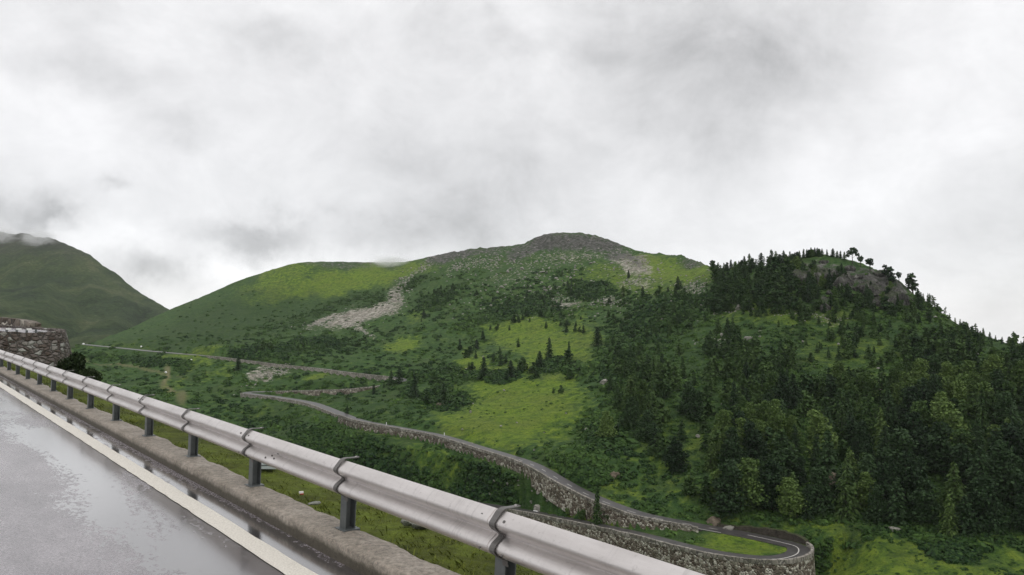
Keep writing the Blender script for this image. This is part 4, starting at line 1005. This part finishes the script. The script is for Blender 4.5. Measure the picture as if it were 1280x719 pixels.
tag(link_mesh('shrubbery', V, F, M_SHRUB, attrs=at_), 'dark green alder and dwarf scrub covering the whole hillside', 'scrub', None, 'stuff')

# near bushes behind the rail
def bush(label, base, w, h, seed, n=520):
    r = np.random.default_rng(seed); lum = [(r.uniform(-.3, .3), r.uniform(-.3, .3), r.uniform(.3, .75), r.uniform(.22, .36), r.uniform(.2, .3)) for _ in range(7)]
    V, F, lf = lumpy(seed, lum, 0.05, 130)
    root = empty('bush', tuple(base)); tag(root, label, 'bush')
    link_mesh('foliage', V * np.array([w, w, h]), F, M_BUSH, root, attrs={'leaf': lf})
    mb = MB()
    for k in range(4):
        a = 1.57 * k; e = np.array([math.cos(a) * w * .25, math.sin(a) * w * .25, h * .6]); mb.box(e / 2, e / 2, (-.02 * math.sin(a), .02 * math.cos(a), 0), (.02, 0, 0))
    mb.build('stem', M_BARK, root); return root
M_BUSH = m_foliage('dark_bush_leaves', (0.012, 0.022, 0.008), (0.04, 0.06, 0.018))
def slope_pt(px, zc, up=0.0):
    x = (px - 640) / FPX / cp * zc; s = x * NV[0] + zc * NV[1]; return np.array([x, zc, slope_at(x * DV[0] + zc * DV[1], s) + up])
bush('dark rounded bush right of the coarse block wall, rising above the guard rail', slope_pt(95, 46, -.25), 1.7, 2.3, 601)
bush('lower dark bush just right of the rounded one above the guard rail', slope_pt(112, 38, -.3), 1.3, 1.45, 602)
bush('faint low bush behind the guard rail right of the dark pair', slope_pt(150, 26, -.3), 0.9, 0.95, 603)

for px_, py_, w_, h_, sd_, lab_ in ((757, 650, 7, 5.5, 611, 'rounded green bush on the grass between the two road levels'), (728, 648, 5, 5, 612, 'green bush against the foot of the wall left of the young larch'), (712, 642, 5, 3.2, 613, 'low bush on the grass below the wall between road levels')):
    p_ = surf(px_, py_)[0]; o_ = bush(lab_, p_ - UZ * .4, w_ * .5, h_ * .6, sd_); o_.children[0].data.materials[0] = M_SOFT
# verge grass tufts
r4 = np.random.default_rng(44); V = []; tn = []; lfv = []
for q in range(16000):
    s = 3.33 + abs(r4.normal()) * 1.9; t = r4.uniform(-6, 48)
    dens = float(fbm(np.array(t / 1.3), np.array(s / 0.9), 55, 3))
    if r4.random() > (dens - .25) * 2: continue
    z = float(slope_z(s)) + np.clip((s - 3.3) / 2, 0, 1) * (0.35 * (float(fbm(np.array(t / 2.6), np.array(s / 2.0), 41, 4)) - 0.5) * 2)
    b0 = P(t, s, z - .02); tint = float(np.clip(dens + r4.normal() * .15, 0, 1))
    for k in range(5):
        a = r4.uniform(0, 6.28); h = r4.uniform(.015, .055) * (1.5 if s < 3.7 else 1); w = r4.uniform(.003, .008)
        d = np.array([math.cos(a), math.sin(a), 0]); e = np.array([-d[1], d[0], 0]); o = b0 + np.array([r4.normal() * .05, r4.normal() * .05, 0])
        V += [o - e * w, o + e * w, o + d * h * .35 + e * w * .6 + UZ * h * .7, o + d * h * .8 + UZ * h]
        tn += [tint] * 4; lfv += [r4.random()] * 4
M_GRASS = m_foliage('verge_grass_blades', (0.06, 0.08, 0.016), (0.16, 0.185, 0.034), 'tint')
tag(link_mesh('verge_grass', np.array(V), np.arange(len(V)).reshape(-1, 4), M_GRASS, attrs={'tint': tn, 'leaf': lfv}), 'yellow green mossy grass on the verge behind the kerb', 'grass', None, 'stuff')

# ------------------------------------------------------------------ stones
def rock_mesh(seed, sub=3, rough=0.35, flat=0.7):
    import bmesh
    bm = bmesh.new(); bmesh.ops.create_icosphere(bm, subdivisions=sub, radius=1)
    r = np.random.default_rng(seed); pl = [(rvec(r), r.uniform(.4, .85)) for _ in range(11)]
    for v in bm.verts:
        p = np.array(v.co)
        for nrm, d in pl:
            e = p @ nrm - d
            if e > 0: p = p - nrm * e * 0.92
        p *= 1 + rough * 0.25 * (float(fbm(np.array(p[0] * 2 + seed), np.array(p[1] * 2 + p[2] * 2), seed, 3)) - .5)
        p[2] *= flat; v.co = p
    V = np.array([v.co[:] for v in bm.verts]); F = [tuple(w.index for w in f.verts) for f in bm.faces]; bm.free(); return V, F
M_PALE = m_rock('pale_granite', (0.2, 0.19, 0.165), (0.46, 0.44, 0.39), 1.0)
M_PALE_N = m_rock('lichen_granite', (0.16, 0.165, 0.14), (0.33, 0.34, 0.3), 9.0)
def m_cliff():
    m, nt, n, b = new_mat('crag_rock')
    p = geopos(nt); mp = N(nt, 'ShaderNodeMapping'); mp.inputs['Scale'].default_value = (1, 1, 0.45); mp.inputs['Rotation'].default_value = (0.2, 0.35, 0); L(nt, p, mp.inputs[0])
    a = noise(nt, mp.outputs[0], 0.22, 7, 0.7, 0.8); c = noise(nt, p, 1.2, 6, 0.7)
    wv_ = N(nt, 'ShaderNodeVectorMath', operation='MULTIPLY_ADD'); L(nt, a.outputs['Color'], wv_.inputs[0]); wv_.inputs[1].default_value = (3, 3, 3); L(nt, mp.outputs[0], wv_.inputs[2])
    v = N(nt, 'ShaderNodeTexVoronoi', feature='DISTANCE_TO_EDGE'); v.inputs['Scale'].default_value = 0.32; L(nt, wv_.outputs[0], v.inputs['Vector'])
    v1 = N(nt, 'ShaderNodeTexVoronoi', feature='F1'); v1.inputs['Scale'].default_value = 0.32; L(nt, wv_.outputs[0], v1.inputs['Vector'])
    sep = N(nt, 'ShaderNodeSeparateColor'); L(nt, v1.outputs['Color'], sep.inputs[0])
    col = ramp(nt, a.outputs['Fac'], [(0.32, (0.06, 0.056, 0.05)), (0.5, (0.18, 0.172, 0.155)), (0.66, (0.38, 0.365, 0.33))]).outputs[0]
    col = mixc(nt, 0.6, col, ramp(nt, sep.outputs[0], [(0.1, 0.4), (0.9, 1.15)]).outputs[0], 'MULTIPLY')
    col = mixc(nt, 0.6, col, ramp(nt, c.outputs['Fac'], [(0.35, 0.5), (0.65, 1.1)]).outputs[0], 'MULTIPLY')
    col = mixc(nt, maprange(nt, v.outputs['Distance'], 0.09, 0.0, 0, 0.8), col, (0.02, 0.02, 0.017))
    nz = N(nt, 'ShaderNodeSeparateXYZ'); L(nt, N(nt, 'ShaderNodeNewGeometry').outputs['Normal'], nz.inputs[0])
    g = maprange(nt, math_(nt, 'ADD', nz.outputs[2], c.outputs['Fac']), 0.95, 1.2)
    col = mixc(nt, math_(nt, 'MULTIPLY', g, 0.8), col, (0.05, 0.07, 0.022))
    L(nt, col, b.inputs['Base Color']); b.inputs['Roughness'].default_value = 0.85
    hh = math_(nt, 'ADD', math_(nt, 'ADD', a.outputs['Fac'], c.outputs['Fac']), maprange(nt, v.outputs['Distance'], 0, .3))
    bump(nt, hh, 1.0, 1.6, b); return m
M_CLIFF = m_cliff()
M_TANR = m_rock('ochre_rock', (0.12, 0.095, 0.07), (0.34, 0.28, 0.21), 0.8, 0.3)
# two boulders on the verge, slab, rubble
def verge_rock(name, label, px, zc, size, seed, mat=None, flat=.7, rz=0, up=0.0, parent=None):
    V, F = rock_mesh(seed, 2, .2, flat); p = slope_pt(px, zc, up)
    o = link_mesh(name, V * np.array(size), F, mat or M_PALE_N); o.location = p; o.rotation_euler = (0.1, 0.05, rz); tag(o, label, 'stone'); return o
verge_rock('boulder', 'pale angular boulder on the mossy verge, left of the pair under the rail', 511, 7.4, (.075, .07, .075), 701, up=.04)
verge_rock('boulder', 'pale angular boulder on the mossy verge, right of the pair under the rail', 526, 7.3, (.095, .07, .06), 702, up=.03, rz=.6)
verge_rock('stone', 'small stone half buried at the broken outer kerb edge', 397, 7.75, (.09, .05, .04), 703, flat=.5, up=.1, rz=.8)
M_SLAB = m_plain('pale_blue_slab', (0.42, 0.47, 0.47), 0.55, 0, 0.08, 6)
mb = MB(); c = slope_pt(334, 10.0, .1)
mb.box(c, (.13, .05, -.01), (-.06, .13, -.0), (0, 0, .012)); mb.box(c + np.array([0, 0, -.045]), (.12, .045, -.01), (-.055, .12, 0), (0, 0, .02))
tag(mb.build('slab', M_SLAB), 'flat pale blue grey slab lying behind the guard rail post', 'slab')
M_RED = m_plain('red_litter', (0.35, 0.06, 0.04), 0.5, 0, .2, 20); M_LIT = m_plain('white_litter', (0.6, 0.58, 0.55), 0.5, 0, .1, 20)
lt = empty('litter', tuple(slope_pt(379, 8.15, .12))); tag(lt, 'small white and red scrap at the outer edge of the kerb', 'litter')
mb = MB(); mb.box((0, 0, .01), (.035, .015, 0), (-.012, .03, 0), (0, .003, .012)); mb.build('wrapper', M_LIT, lt)
mb = MB(); mb.box((.015, -.025, -.012), (.03, .01, 0), (-.008, .02, .004), (0, -.003, .01)); mb.build('flap', M_RED, lt); lt.scale = (.6, .6, .6)

rocks = [rock_mesh(800 + q, 2, 1.6, .75) for q in range(5)]
rock_proto = {}
def hill_rock(name, label, px, py, wpx, hpx, mat, group=None, sub=3, seed=None, sink=.3, ry=1.0):
    s = surf(px, py)
    if s is None:
        print('no ground at', px, py); return
    p = s[0]; k = p[1] / FPX; w = wpx * k / 2; h = hpx * k / 2
    key = (seed if seed is not None else random.randrange(5), mat.name)
    if key in rock_proto:
        o = rock_proto[key].copy(); COL.objects.link(o); o.name = name
        for kk in ('group',):
            if kk in o: del o[kk]
    else:
        V, F = rocks[key[0] % 5] if seed is None else rock_mesh(seed, 4, 2.2, .85); o = link_mesh(name, V, F, mat); rock_proto[key] = o
    o.location = (p[0], p[1], p[2] + h * (1 - 2 * sink)); o.scale = (w, w * ry, h / .8); o.rotation_euler = (random.uniform(-.15, .15), random.uniform(-.15, .15), random.uniform(-.4, .4) if seed is not None else random.uniform(0, 6.28))
    tag(o, label, 'rock', group); return o
# crest cliffs
for px, py, w, h, sd, lab in [(1000,352,36,26,901,'dark broken cliff at the left end of the crest'),(1030,352,52,34,902,'broad dark cliff face in the middle of the crest'),(1058,356,36,30,903,'dark cliff beneath the spreading pine'),
  (1088,366,38,26,904,'pale slanting crag under the mushroom-topped pine'),(1112,380,44,36,905,'largest pale crag of the right rock shoulder'),(1132,384,28,34,906,'crag below the tall black pine'),(1098,384,26,22,907,'small cleft crag at the lower left of the rock shoulder'),(1030,388,18,16,908,'isolated leaning grey crag in the scrub below the cliff'),
  (1102,344,22,12,909,'grass-topped crag on the skyline right of the mushroom-topped pine')]:
    hill_rock('crag', lab, px, py, w, h, M_CLIFF, None, 4, sd, .42, .6)
for px, py, w, h, m, lab in [(767,597,16,16,M_TANR,'ochre rock face in the trees above the road'),(890,655,20,13,M_TANR,'tan broken rock beside the upper road at the hairpin'),(907,662,13,9,M_PALE,'pale rock lump right of the tan one at the hairpin'),(1043,610,26,28,M_TANR,'brown rock face among the trees on the lower right slope'),
  (551,509,12,9,M_TANR,'pale brown rock at the left end of the bright meadow'),(1182,547,12,16,M_PALE,'upright grey rock among the trees on the right'),(1168,492,8,14,M_PALE,'upright pale rock below the right-hand skyline wood'),(1262,620,30,16,M_TANR,'brown rock band at the right edge of the photo'),(1234,590,12,9,M_PALE,'yellowish pale rock near the right edge'),(1110,662,16,6,M_PALE,'flat pale rock in the grass of the lower right slope'),
  (756,480,12,10,M_PALE,'grey rock at the forest border right of the meadow'),(870,547,7,7,M_PALE,'pale stone block in the dark wood right of the meadow'),(672,637,14,8,M_PALE,'pale rock in the scrub just above the lower road'),(492,476,8,6,M_PALE,'pale block at the hidden upper bend'),(522,470,8,5,M_PALE,'pale stone among trees right of the hidden upper bend'),
  (937,425,14,7,M_PALE,'flat light rock slab in the scrub of the mid wood'),(914,436,8,6,M_PALE,'grey block below the flat light slab in the mid wood'),(902,420,10,8,M_PALE,'pale pointed rock left of the flat light slab'),(924,386,12,8,M_PALE,'whitish outcrop at the lower edge of the dark skyline wood'),(939,387,9,7,M_PALE,'smaller whitish outcrop right of its twin under the dark skyline wood'),(732,539,6,7,M_PALE,'leaning grey slab at the left border of the lower wood'),(740,657,5,5,M_PALE,'white stones at the foot of the wall between road levels')]:
    if m is M_TANR or w > 11: hill_rock('rock', lab, px, py, w * 1.15, h * 1.15, m, None, 4, 950 + int(px) % 40, .35, .7)
    else: hill_rock('rock', lab, px, py, w, h, m)
g1 = 'pale boulders in the boulder field below the summit'
for _ in range(46): hill_rock('boulder', 'pale boulder strewn on the slope below the rocky summit', r3.normal(690, 50), r3.normal(352, 20), r3.uniform(3, 7), r3.uniform(2, 4.5), M_PALE, g1)
g2 = 'pale boulders in the green scrub below the road wall'
for _ in range(28): hill_rock('boulder', 'pale boulder in the green scrub between the two lower roads', r3.uniform(600, 700), r3.uniform(600, 632), r3.uniform(3, 7), r3.uniform(2.5, 5), M_PALE, g2)
g3 = 'pale boulders on the bright meadow and its border'
for _ in range(22): hill_rock('boulder', 'small pale boulder lying on or beside the bright meadow', r3.uniform(560, 790), r3.uniform(440, 585), r3.uniform(2, 4.5), r3.uniform(2, 3.5), M_PALE, g3)
g4 = 'pale boulders among the trees of the wooded slope'
for _ in range(46): hill_rock('boulder', 'pale boulder among the trees of the wooded slope', r3.uniform(880, 1240), r3.uniform(395, 560), r3.uniform(3, 8), r3.uniform(2.5, 6), M_PALE, g4)
g5 = 'broken crags studding the crest cliff'
for _ in range(26): hill_rock('crag', 'broken grey crag jutting from the crest cliff', *((r3.uniform(1060, 1142), r3.uniform(346, 388)) if r3.random() < .6 else (r3.uniform(990, 1062), r3.uniform(328, 372))), r3.uniform(8, 18), r3.uniform(7, 16), M_CLIFF, g5, sink=.4)
# scree and stone litter
VV = []; FF = []; b = 0
for _ in range(2600):
    lst = SCREE[r3.integers(0, len(SCREE))]; px = lst[0] + r3.normal() * lst[2] * .6; py = lst[1] + r3.normal() * lst[3] * .6 + math.tan(R(lst[4])) * (px - lst[0])
    if r3.random() < .22: px = r3.uniform(560, 900); py = r3.uniform(312, 400)
    s = surf(px, py)
    if s is None or ROADD[s[1], s[2]] < 4: continue
    p = s[0]; V, F = rocks[r3.integers(0, 5)]; sc = r3.uniform(.3, 1.0) * p[1] / 420; a = r3.uniform(0, 6.28)
    W = V * np.array([sc, sc * r3.uniform(.6, 1.2), sc * r3.uniform(.5, .9)]); W = np.stack([W[:, 0] * math.cos(a) - W[:, 1] * math.sin(a), W[:, 0] * math.sin(a) + W[:, 1] * math.cos(a), W[:, 2]], 1) + p
    VV.append(W); FF.append(np.array(F) + b); b += len(W)
tag(link_mesh('rubble', np.concatenate(VV), np.concatenate(FF), M_PALE), 'pale scree stones littering the upper hillside', 'scree', None, 'stuff')
# little roadside things
def marker(px, py, hpx, label):
    s = surf(px, py); p = s[0]; h = hpx * p[1] / FPX; w = 0.13
    root = empty('marker_post', tuple(p)); tag(root, label, 'marker post')
    mb = MB(); mb.box((0, 0, h / 2 - .2), (w, 0, 0), (0, w * .6, 0), (0, 0, h / 2 + .2)); mb.build('post', M_WHITE, root)
    mb = MB(); mb.box((0, 0, h + .07), (w * .8, 0, 0), (0, w * .5, 0), (0, 0, .07)); mb.build('cap', M_STRAP, root)
marker(484, 532, 4, 'short pale marker post on the long road wall, left of its middle')
marker(556, 545, 4, 'short white marker post at the meadow edge of the long road')
mb = MB(); i = pi_(3.4); q = PATH[i] + np.array([*(LEFT[i] * 1.9), 0.06]); t3 = np.array([*TAN[i], 0]); l3 = np.array([*LEFT[i], 0])
mb.box(q + np.array([0, 0, .08]), t3 * 0.75, l3 * .22, (0, 0, .1)); mb.box(q + np.array([0, 0, .2]) + t3 * .1, t3 * 0.6, l3 * .15, (0, 0, .02))
tag(mb.build('concrete_block', M_WHITE), 'white oblong block lying beside the lower road just above the guard rail', 'block')
for px, py, lab in [(177.5, 434.5, 'bright white stone beside the far road on the valley floor'), (105.5, 431, 'small white stone at the far left end of the valley road'), (209, 467, 'white stone at the bend of the tan track'), (240, 451, 'small white stone on the valley floor under the road')]:
    hill_rock('rock', lab, px, py, 3.4, 3.2, M_WHITE, sink=.1)

# ------------------------------------------------------------------ mist on the peaks
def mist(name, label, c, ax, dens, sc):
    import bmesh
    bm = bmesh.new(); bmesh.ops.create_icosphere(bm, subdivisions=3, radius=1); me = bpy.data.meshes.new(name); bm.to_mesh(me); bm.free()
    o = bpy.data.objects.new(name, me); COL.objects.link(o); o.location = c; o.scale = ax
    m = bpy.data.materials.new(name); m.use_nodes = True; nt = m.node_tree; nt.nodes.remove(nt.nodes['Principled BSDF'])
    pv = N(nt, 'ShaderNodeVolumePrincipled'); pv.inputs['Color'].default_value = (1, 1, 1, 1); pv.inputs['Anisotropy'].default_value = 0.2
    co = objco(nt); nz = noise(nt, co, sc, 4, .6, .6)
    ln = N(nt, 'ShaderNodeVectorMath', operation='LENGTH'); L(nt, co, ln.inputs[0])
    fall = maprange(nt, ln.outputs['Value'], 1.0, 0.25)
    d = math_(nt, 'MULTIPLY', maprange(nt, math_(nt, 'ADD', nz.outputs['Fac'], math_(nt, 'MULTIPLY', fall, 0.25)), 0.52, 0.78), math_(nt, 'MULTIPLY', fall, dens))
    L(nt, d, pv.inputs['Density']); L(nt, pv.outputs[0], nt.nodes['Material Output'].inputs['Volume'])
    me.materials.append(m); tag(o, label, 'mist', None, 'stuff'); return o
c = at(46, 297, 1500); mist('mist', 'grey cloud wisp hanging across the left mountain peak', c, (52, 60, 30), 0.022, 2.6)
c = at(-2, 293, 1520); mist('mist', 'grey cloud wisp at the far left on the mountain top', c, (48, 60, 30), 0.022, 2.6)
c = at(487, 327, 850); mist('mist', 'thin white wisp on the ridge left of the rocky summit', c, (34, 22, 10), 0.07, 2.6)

# ------------------------------------------------------------------ haze
HAZE = True
if HAZE:
    mb = MB(); mb.box((0, 1100, -1400), (4200, 0, 0), (0, 1700, 0), (0, 0, 1842))
    hz = mb.build('haze', None); m = bpy.data.materials.new('haze'); m.use_nodes = True; nt = m.node_tree; nt.nodes.remove(nt.nodes['Principled BSDF'])
    pv = N(nt, 'ShaderNodeVolumePrincipled'); pv.inputs['Color'].default_value = (.93, .95, .97, 1); pv.inputs['Density'].default_value = 0.00005
    L(nt, pv.outputs[0], nt.nodes['Material Output'].inputs['Volume']); hz.data.materials.append(m); tag(hz, 'thin pale air softening the far slopes', 'haze', None, 'stuff')

# ------------------------------------------------------------------ sky and light
SUN_EL, SUN_AZ = 52.0, 150.0              # azimuth clockwise from +Y
world = bpy.data.worlds.new('World'); scene.world = world; world.use_nodes = True
nt = world.node_tree; bg = nt.nodes['Background']
sky = N(nt, 'ShaderNodeTexSky'); sky.sky_type = 'NISHITA'; sky.sun_disc = False; sky.sun_elevation = R(SUN_EL); sky.sun_rotation = R(SUN_AZ); sky.altitude = 1900
gen = N(nt, 'ShaderNodeTexCoord').outputs['Generated']
nrm = N(nt, 'ShaderNodeVectorMath', operation='NORMALIZE'); L(nt, gen, nrm.inputs[0])
def vdir(px, py):
    x, z = ray(px, py); d = np.array([x, 1, z]); return d / np.linalg.norm(d)
wn = noise(nt, nrm.outputs[0], 9.0, 7, 0.62)
wv = N(nt, 'ShaderNodeVectorMath', operation='MULTIPLY_ADD'); L(nt, wn.outputs['Color'], wv.inputs[0]); wv.inputs[1].default_value = (.15, .15, .12)
off = N(nt, 'ShaderNodeVectorMath', operation='ADD'); L(nt, nrm.outputs[0], off.inputs[0]); off.inputs[1].default_value = (-.075, -.075, -.06)
L(nt, off.outputs[0], wv.inputs[2]); W_ = wv.outputs[0]
mp = N(nt, 'ShaderNodeMapping'); mp.inputs['Scale'].default_value = (1, 1, 1.35); L(nt, nrm.outputs[0], mp.inputs[0])
cn = noise(nt, mp.outputs[0], 3.2, 8, 0.6, 0.25); cn2 = noise(nt, mp.outputs[0], 7.0, 9, 0.66, 0.3); cn3 = noise(nt, mp.outputs[0], 6.0, 7, 0.6, 0.5)
lum = math_(nt, 'ADD', 0.75, math_(nt, 'ADD', math_(nt, 'MULTIPLY', math_(nt, 'SUBTRACT', cn.outputs['Fac'], 0.5), 0.36), math_(nt, 'MULTIPLY', math_(nt, 'SUBTRACT', cn2.outputs['Fac'], 0.5), 0.38)))
shade = maprange(nt, cn3.outputs['Fac'], 0.3, 0.7, 0.55, 1.2)
for (px, py, rx, ry, amp) in [(800,115,210,110,-.1),(690,50,120,60,-.05),(860,165,130,65,-.07),(985,75,110,70,-.05),(920,45,160,60,-.06),(590,40,90,45,-.07),(610,240,110,55,-.12),(510,190,70,26,-.06),(310,293,95,20,-.13),(540,295,150,28,-.1),(22,243,55,24,-.17),(68,264,36,15,-.2),(150,232,22,11,-.14),(205,345,48,22,-.22),(110,95,95,30,-.08),
   (228,158,40,24,-.09),(330,50,70,30,-.08),(40,10,90,40,-.05),(1230,290,130,60,-.08),(1200,150,170,110,.05),(285,338,70,18,.1),(150,295,70,22,.08),(690,78,36,40,.07),(470,60,80,50,.015),(180,30,90,30,.05),(720,175,60,50,.05),(900,250,200,60,.02)]:
    d = vdir(px, py); up = np.array([0, 0, 1.0]); rt = np.cross(d, up); rt /= np.linalg.norm(rt); uu = np.cross(rt, d)
    k = 1 / np.linalg.norm(np.array([ray(px, py)[0], 1, ray(px, py)[1]]))
    def proj(ax, r):
        nd_ = N(nt, 'ShaderNodeVectorMath', operation='DOT_PRODUCT'); L(nt, W_, nd_.inputs[0]); nd_.inputs[1].default_value = tuple(ax)
        x = math_(nt, 'SUBTRACT', nd_.outputs['Value'], float(d @ ax)); x = math_(nt, 'DIVIDE', x, r / FPX * k); return math_(nt, 'MULTIPLY', x, x)
    e = math_(nt, 'EXPONENT', math_(nt, 'MULTIPLY', math_(nt, 'ADD', proj(rt, rx), proj(uu, ry)), -1.0))
    lum = math_(nt, 'ADD', lum, math_(nt, 'MULTIPLY', math_(nt, 'MULTIPLY', e, shade), amp * 1.7))
STR = 0.1
lum10 = math_(nt, 'MULTIPLY', math_(nt, 'MAXIMUM', lum, 0.3), 1 / STR)
cc = N(nt, 'ShaderNodeCombineColor')
L(nt, math_(nt, 'MULTIPLY', lum10, 0.995), cc.inputs[0]); L(nt, math_(nt, 'MULTIPLY', lum10, 0.99), cc.inputs[1]); L(nt, math_(nt, 'MULTIPLY', lum10, 1.0), cc.inputs[2])
L(nt, mixc(nt, 0.95, sky.outputs[0], cc.outputs[0]), bg.inputs['Color']); bg.inputs['Strength'].default_value = STR
sd = bpy.data.lights.new('sun', 'SUN'); sd.energy = 0.6; sd.angle = R(25); sd.color = (1, .97, .93); so = bpy.data.objects.new('sun', sd); COL.objects.link(so)
az = R(SUN_AZ); el = R(SUN_EL); dv = Vector((math.sin(az) * math.cos(el), math.cos(az) * math.cos(el), math.sin(el)))
so.rotation_euler = (-dv).to_track_quat('-Z', 'Y').to_euler(); so.location = (0, -20, 60)

vs = scene.view_settings; vs.view_transform = 'Standard'; vs.look = 'None'; vs.exposure = 0.33; vs.gamma = 1.0; vs.use_curve_mapping = False
scene.cycles.max_bounces = 6; scene.cycles.volume_bounces = 4; scene.cycles.diffuse_bounces = 3
scene.cycles.use_denoising = True
scene.cycles.volume_step_rate = 1.0
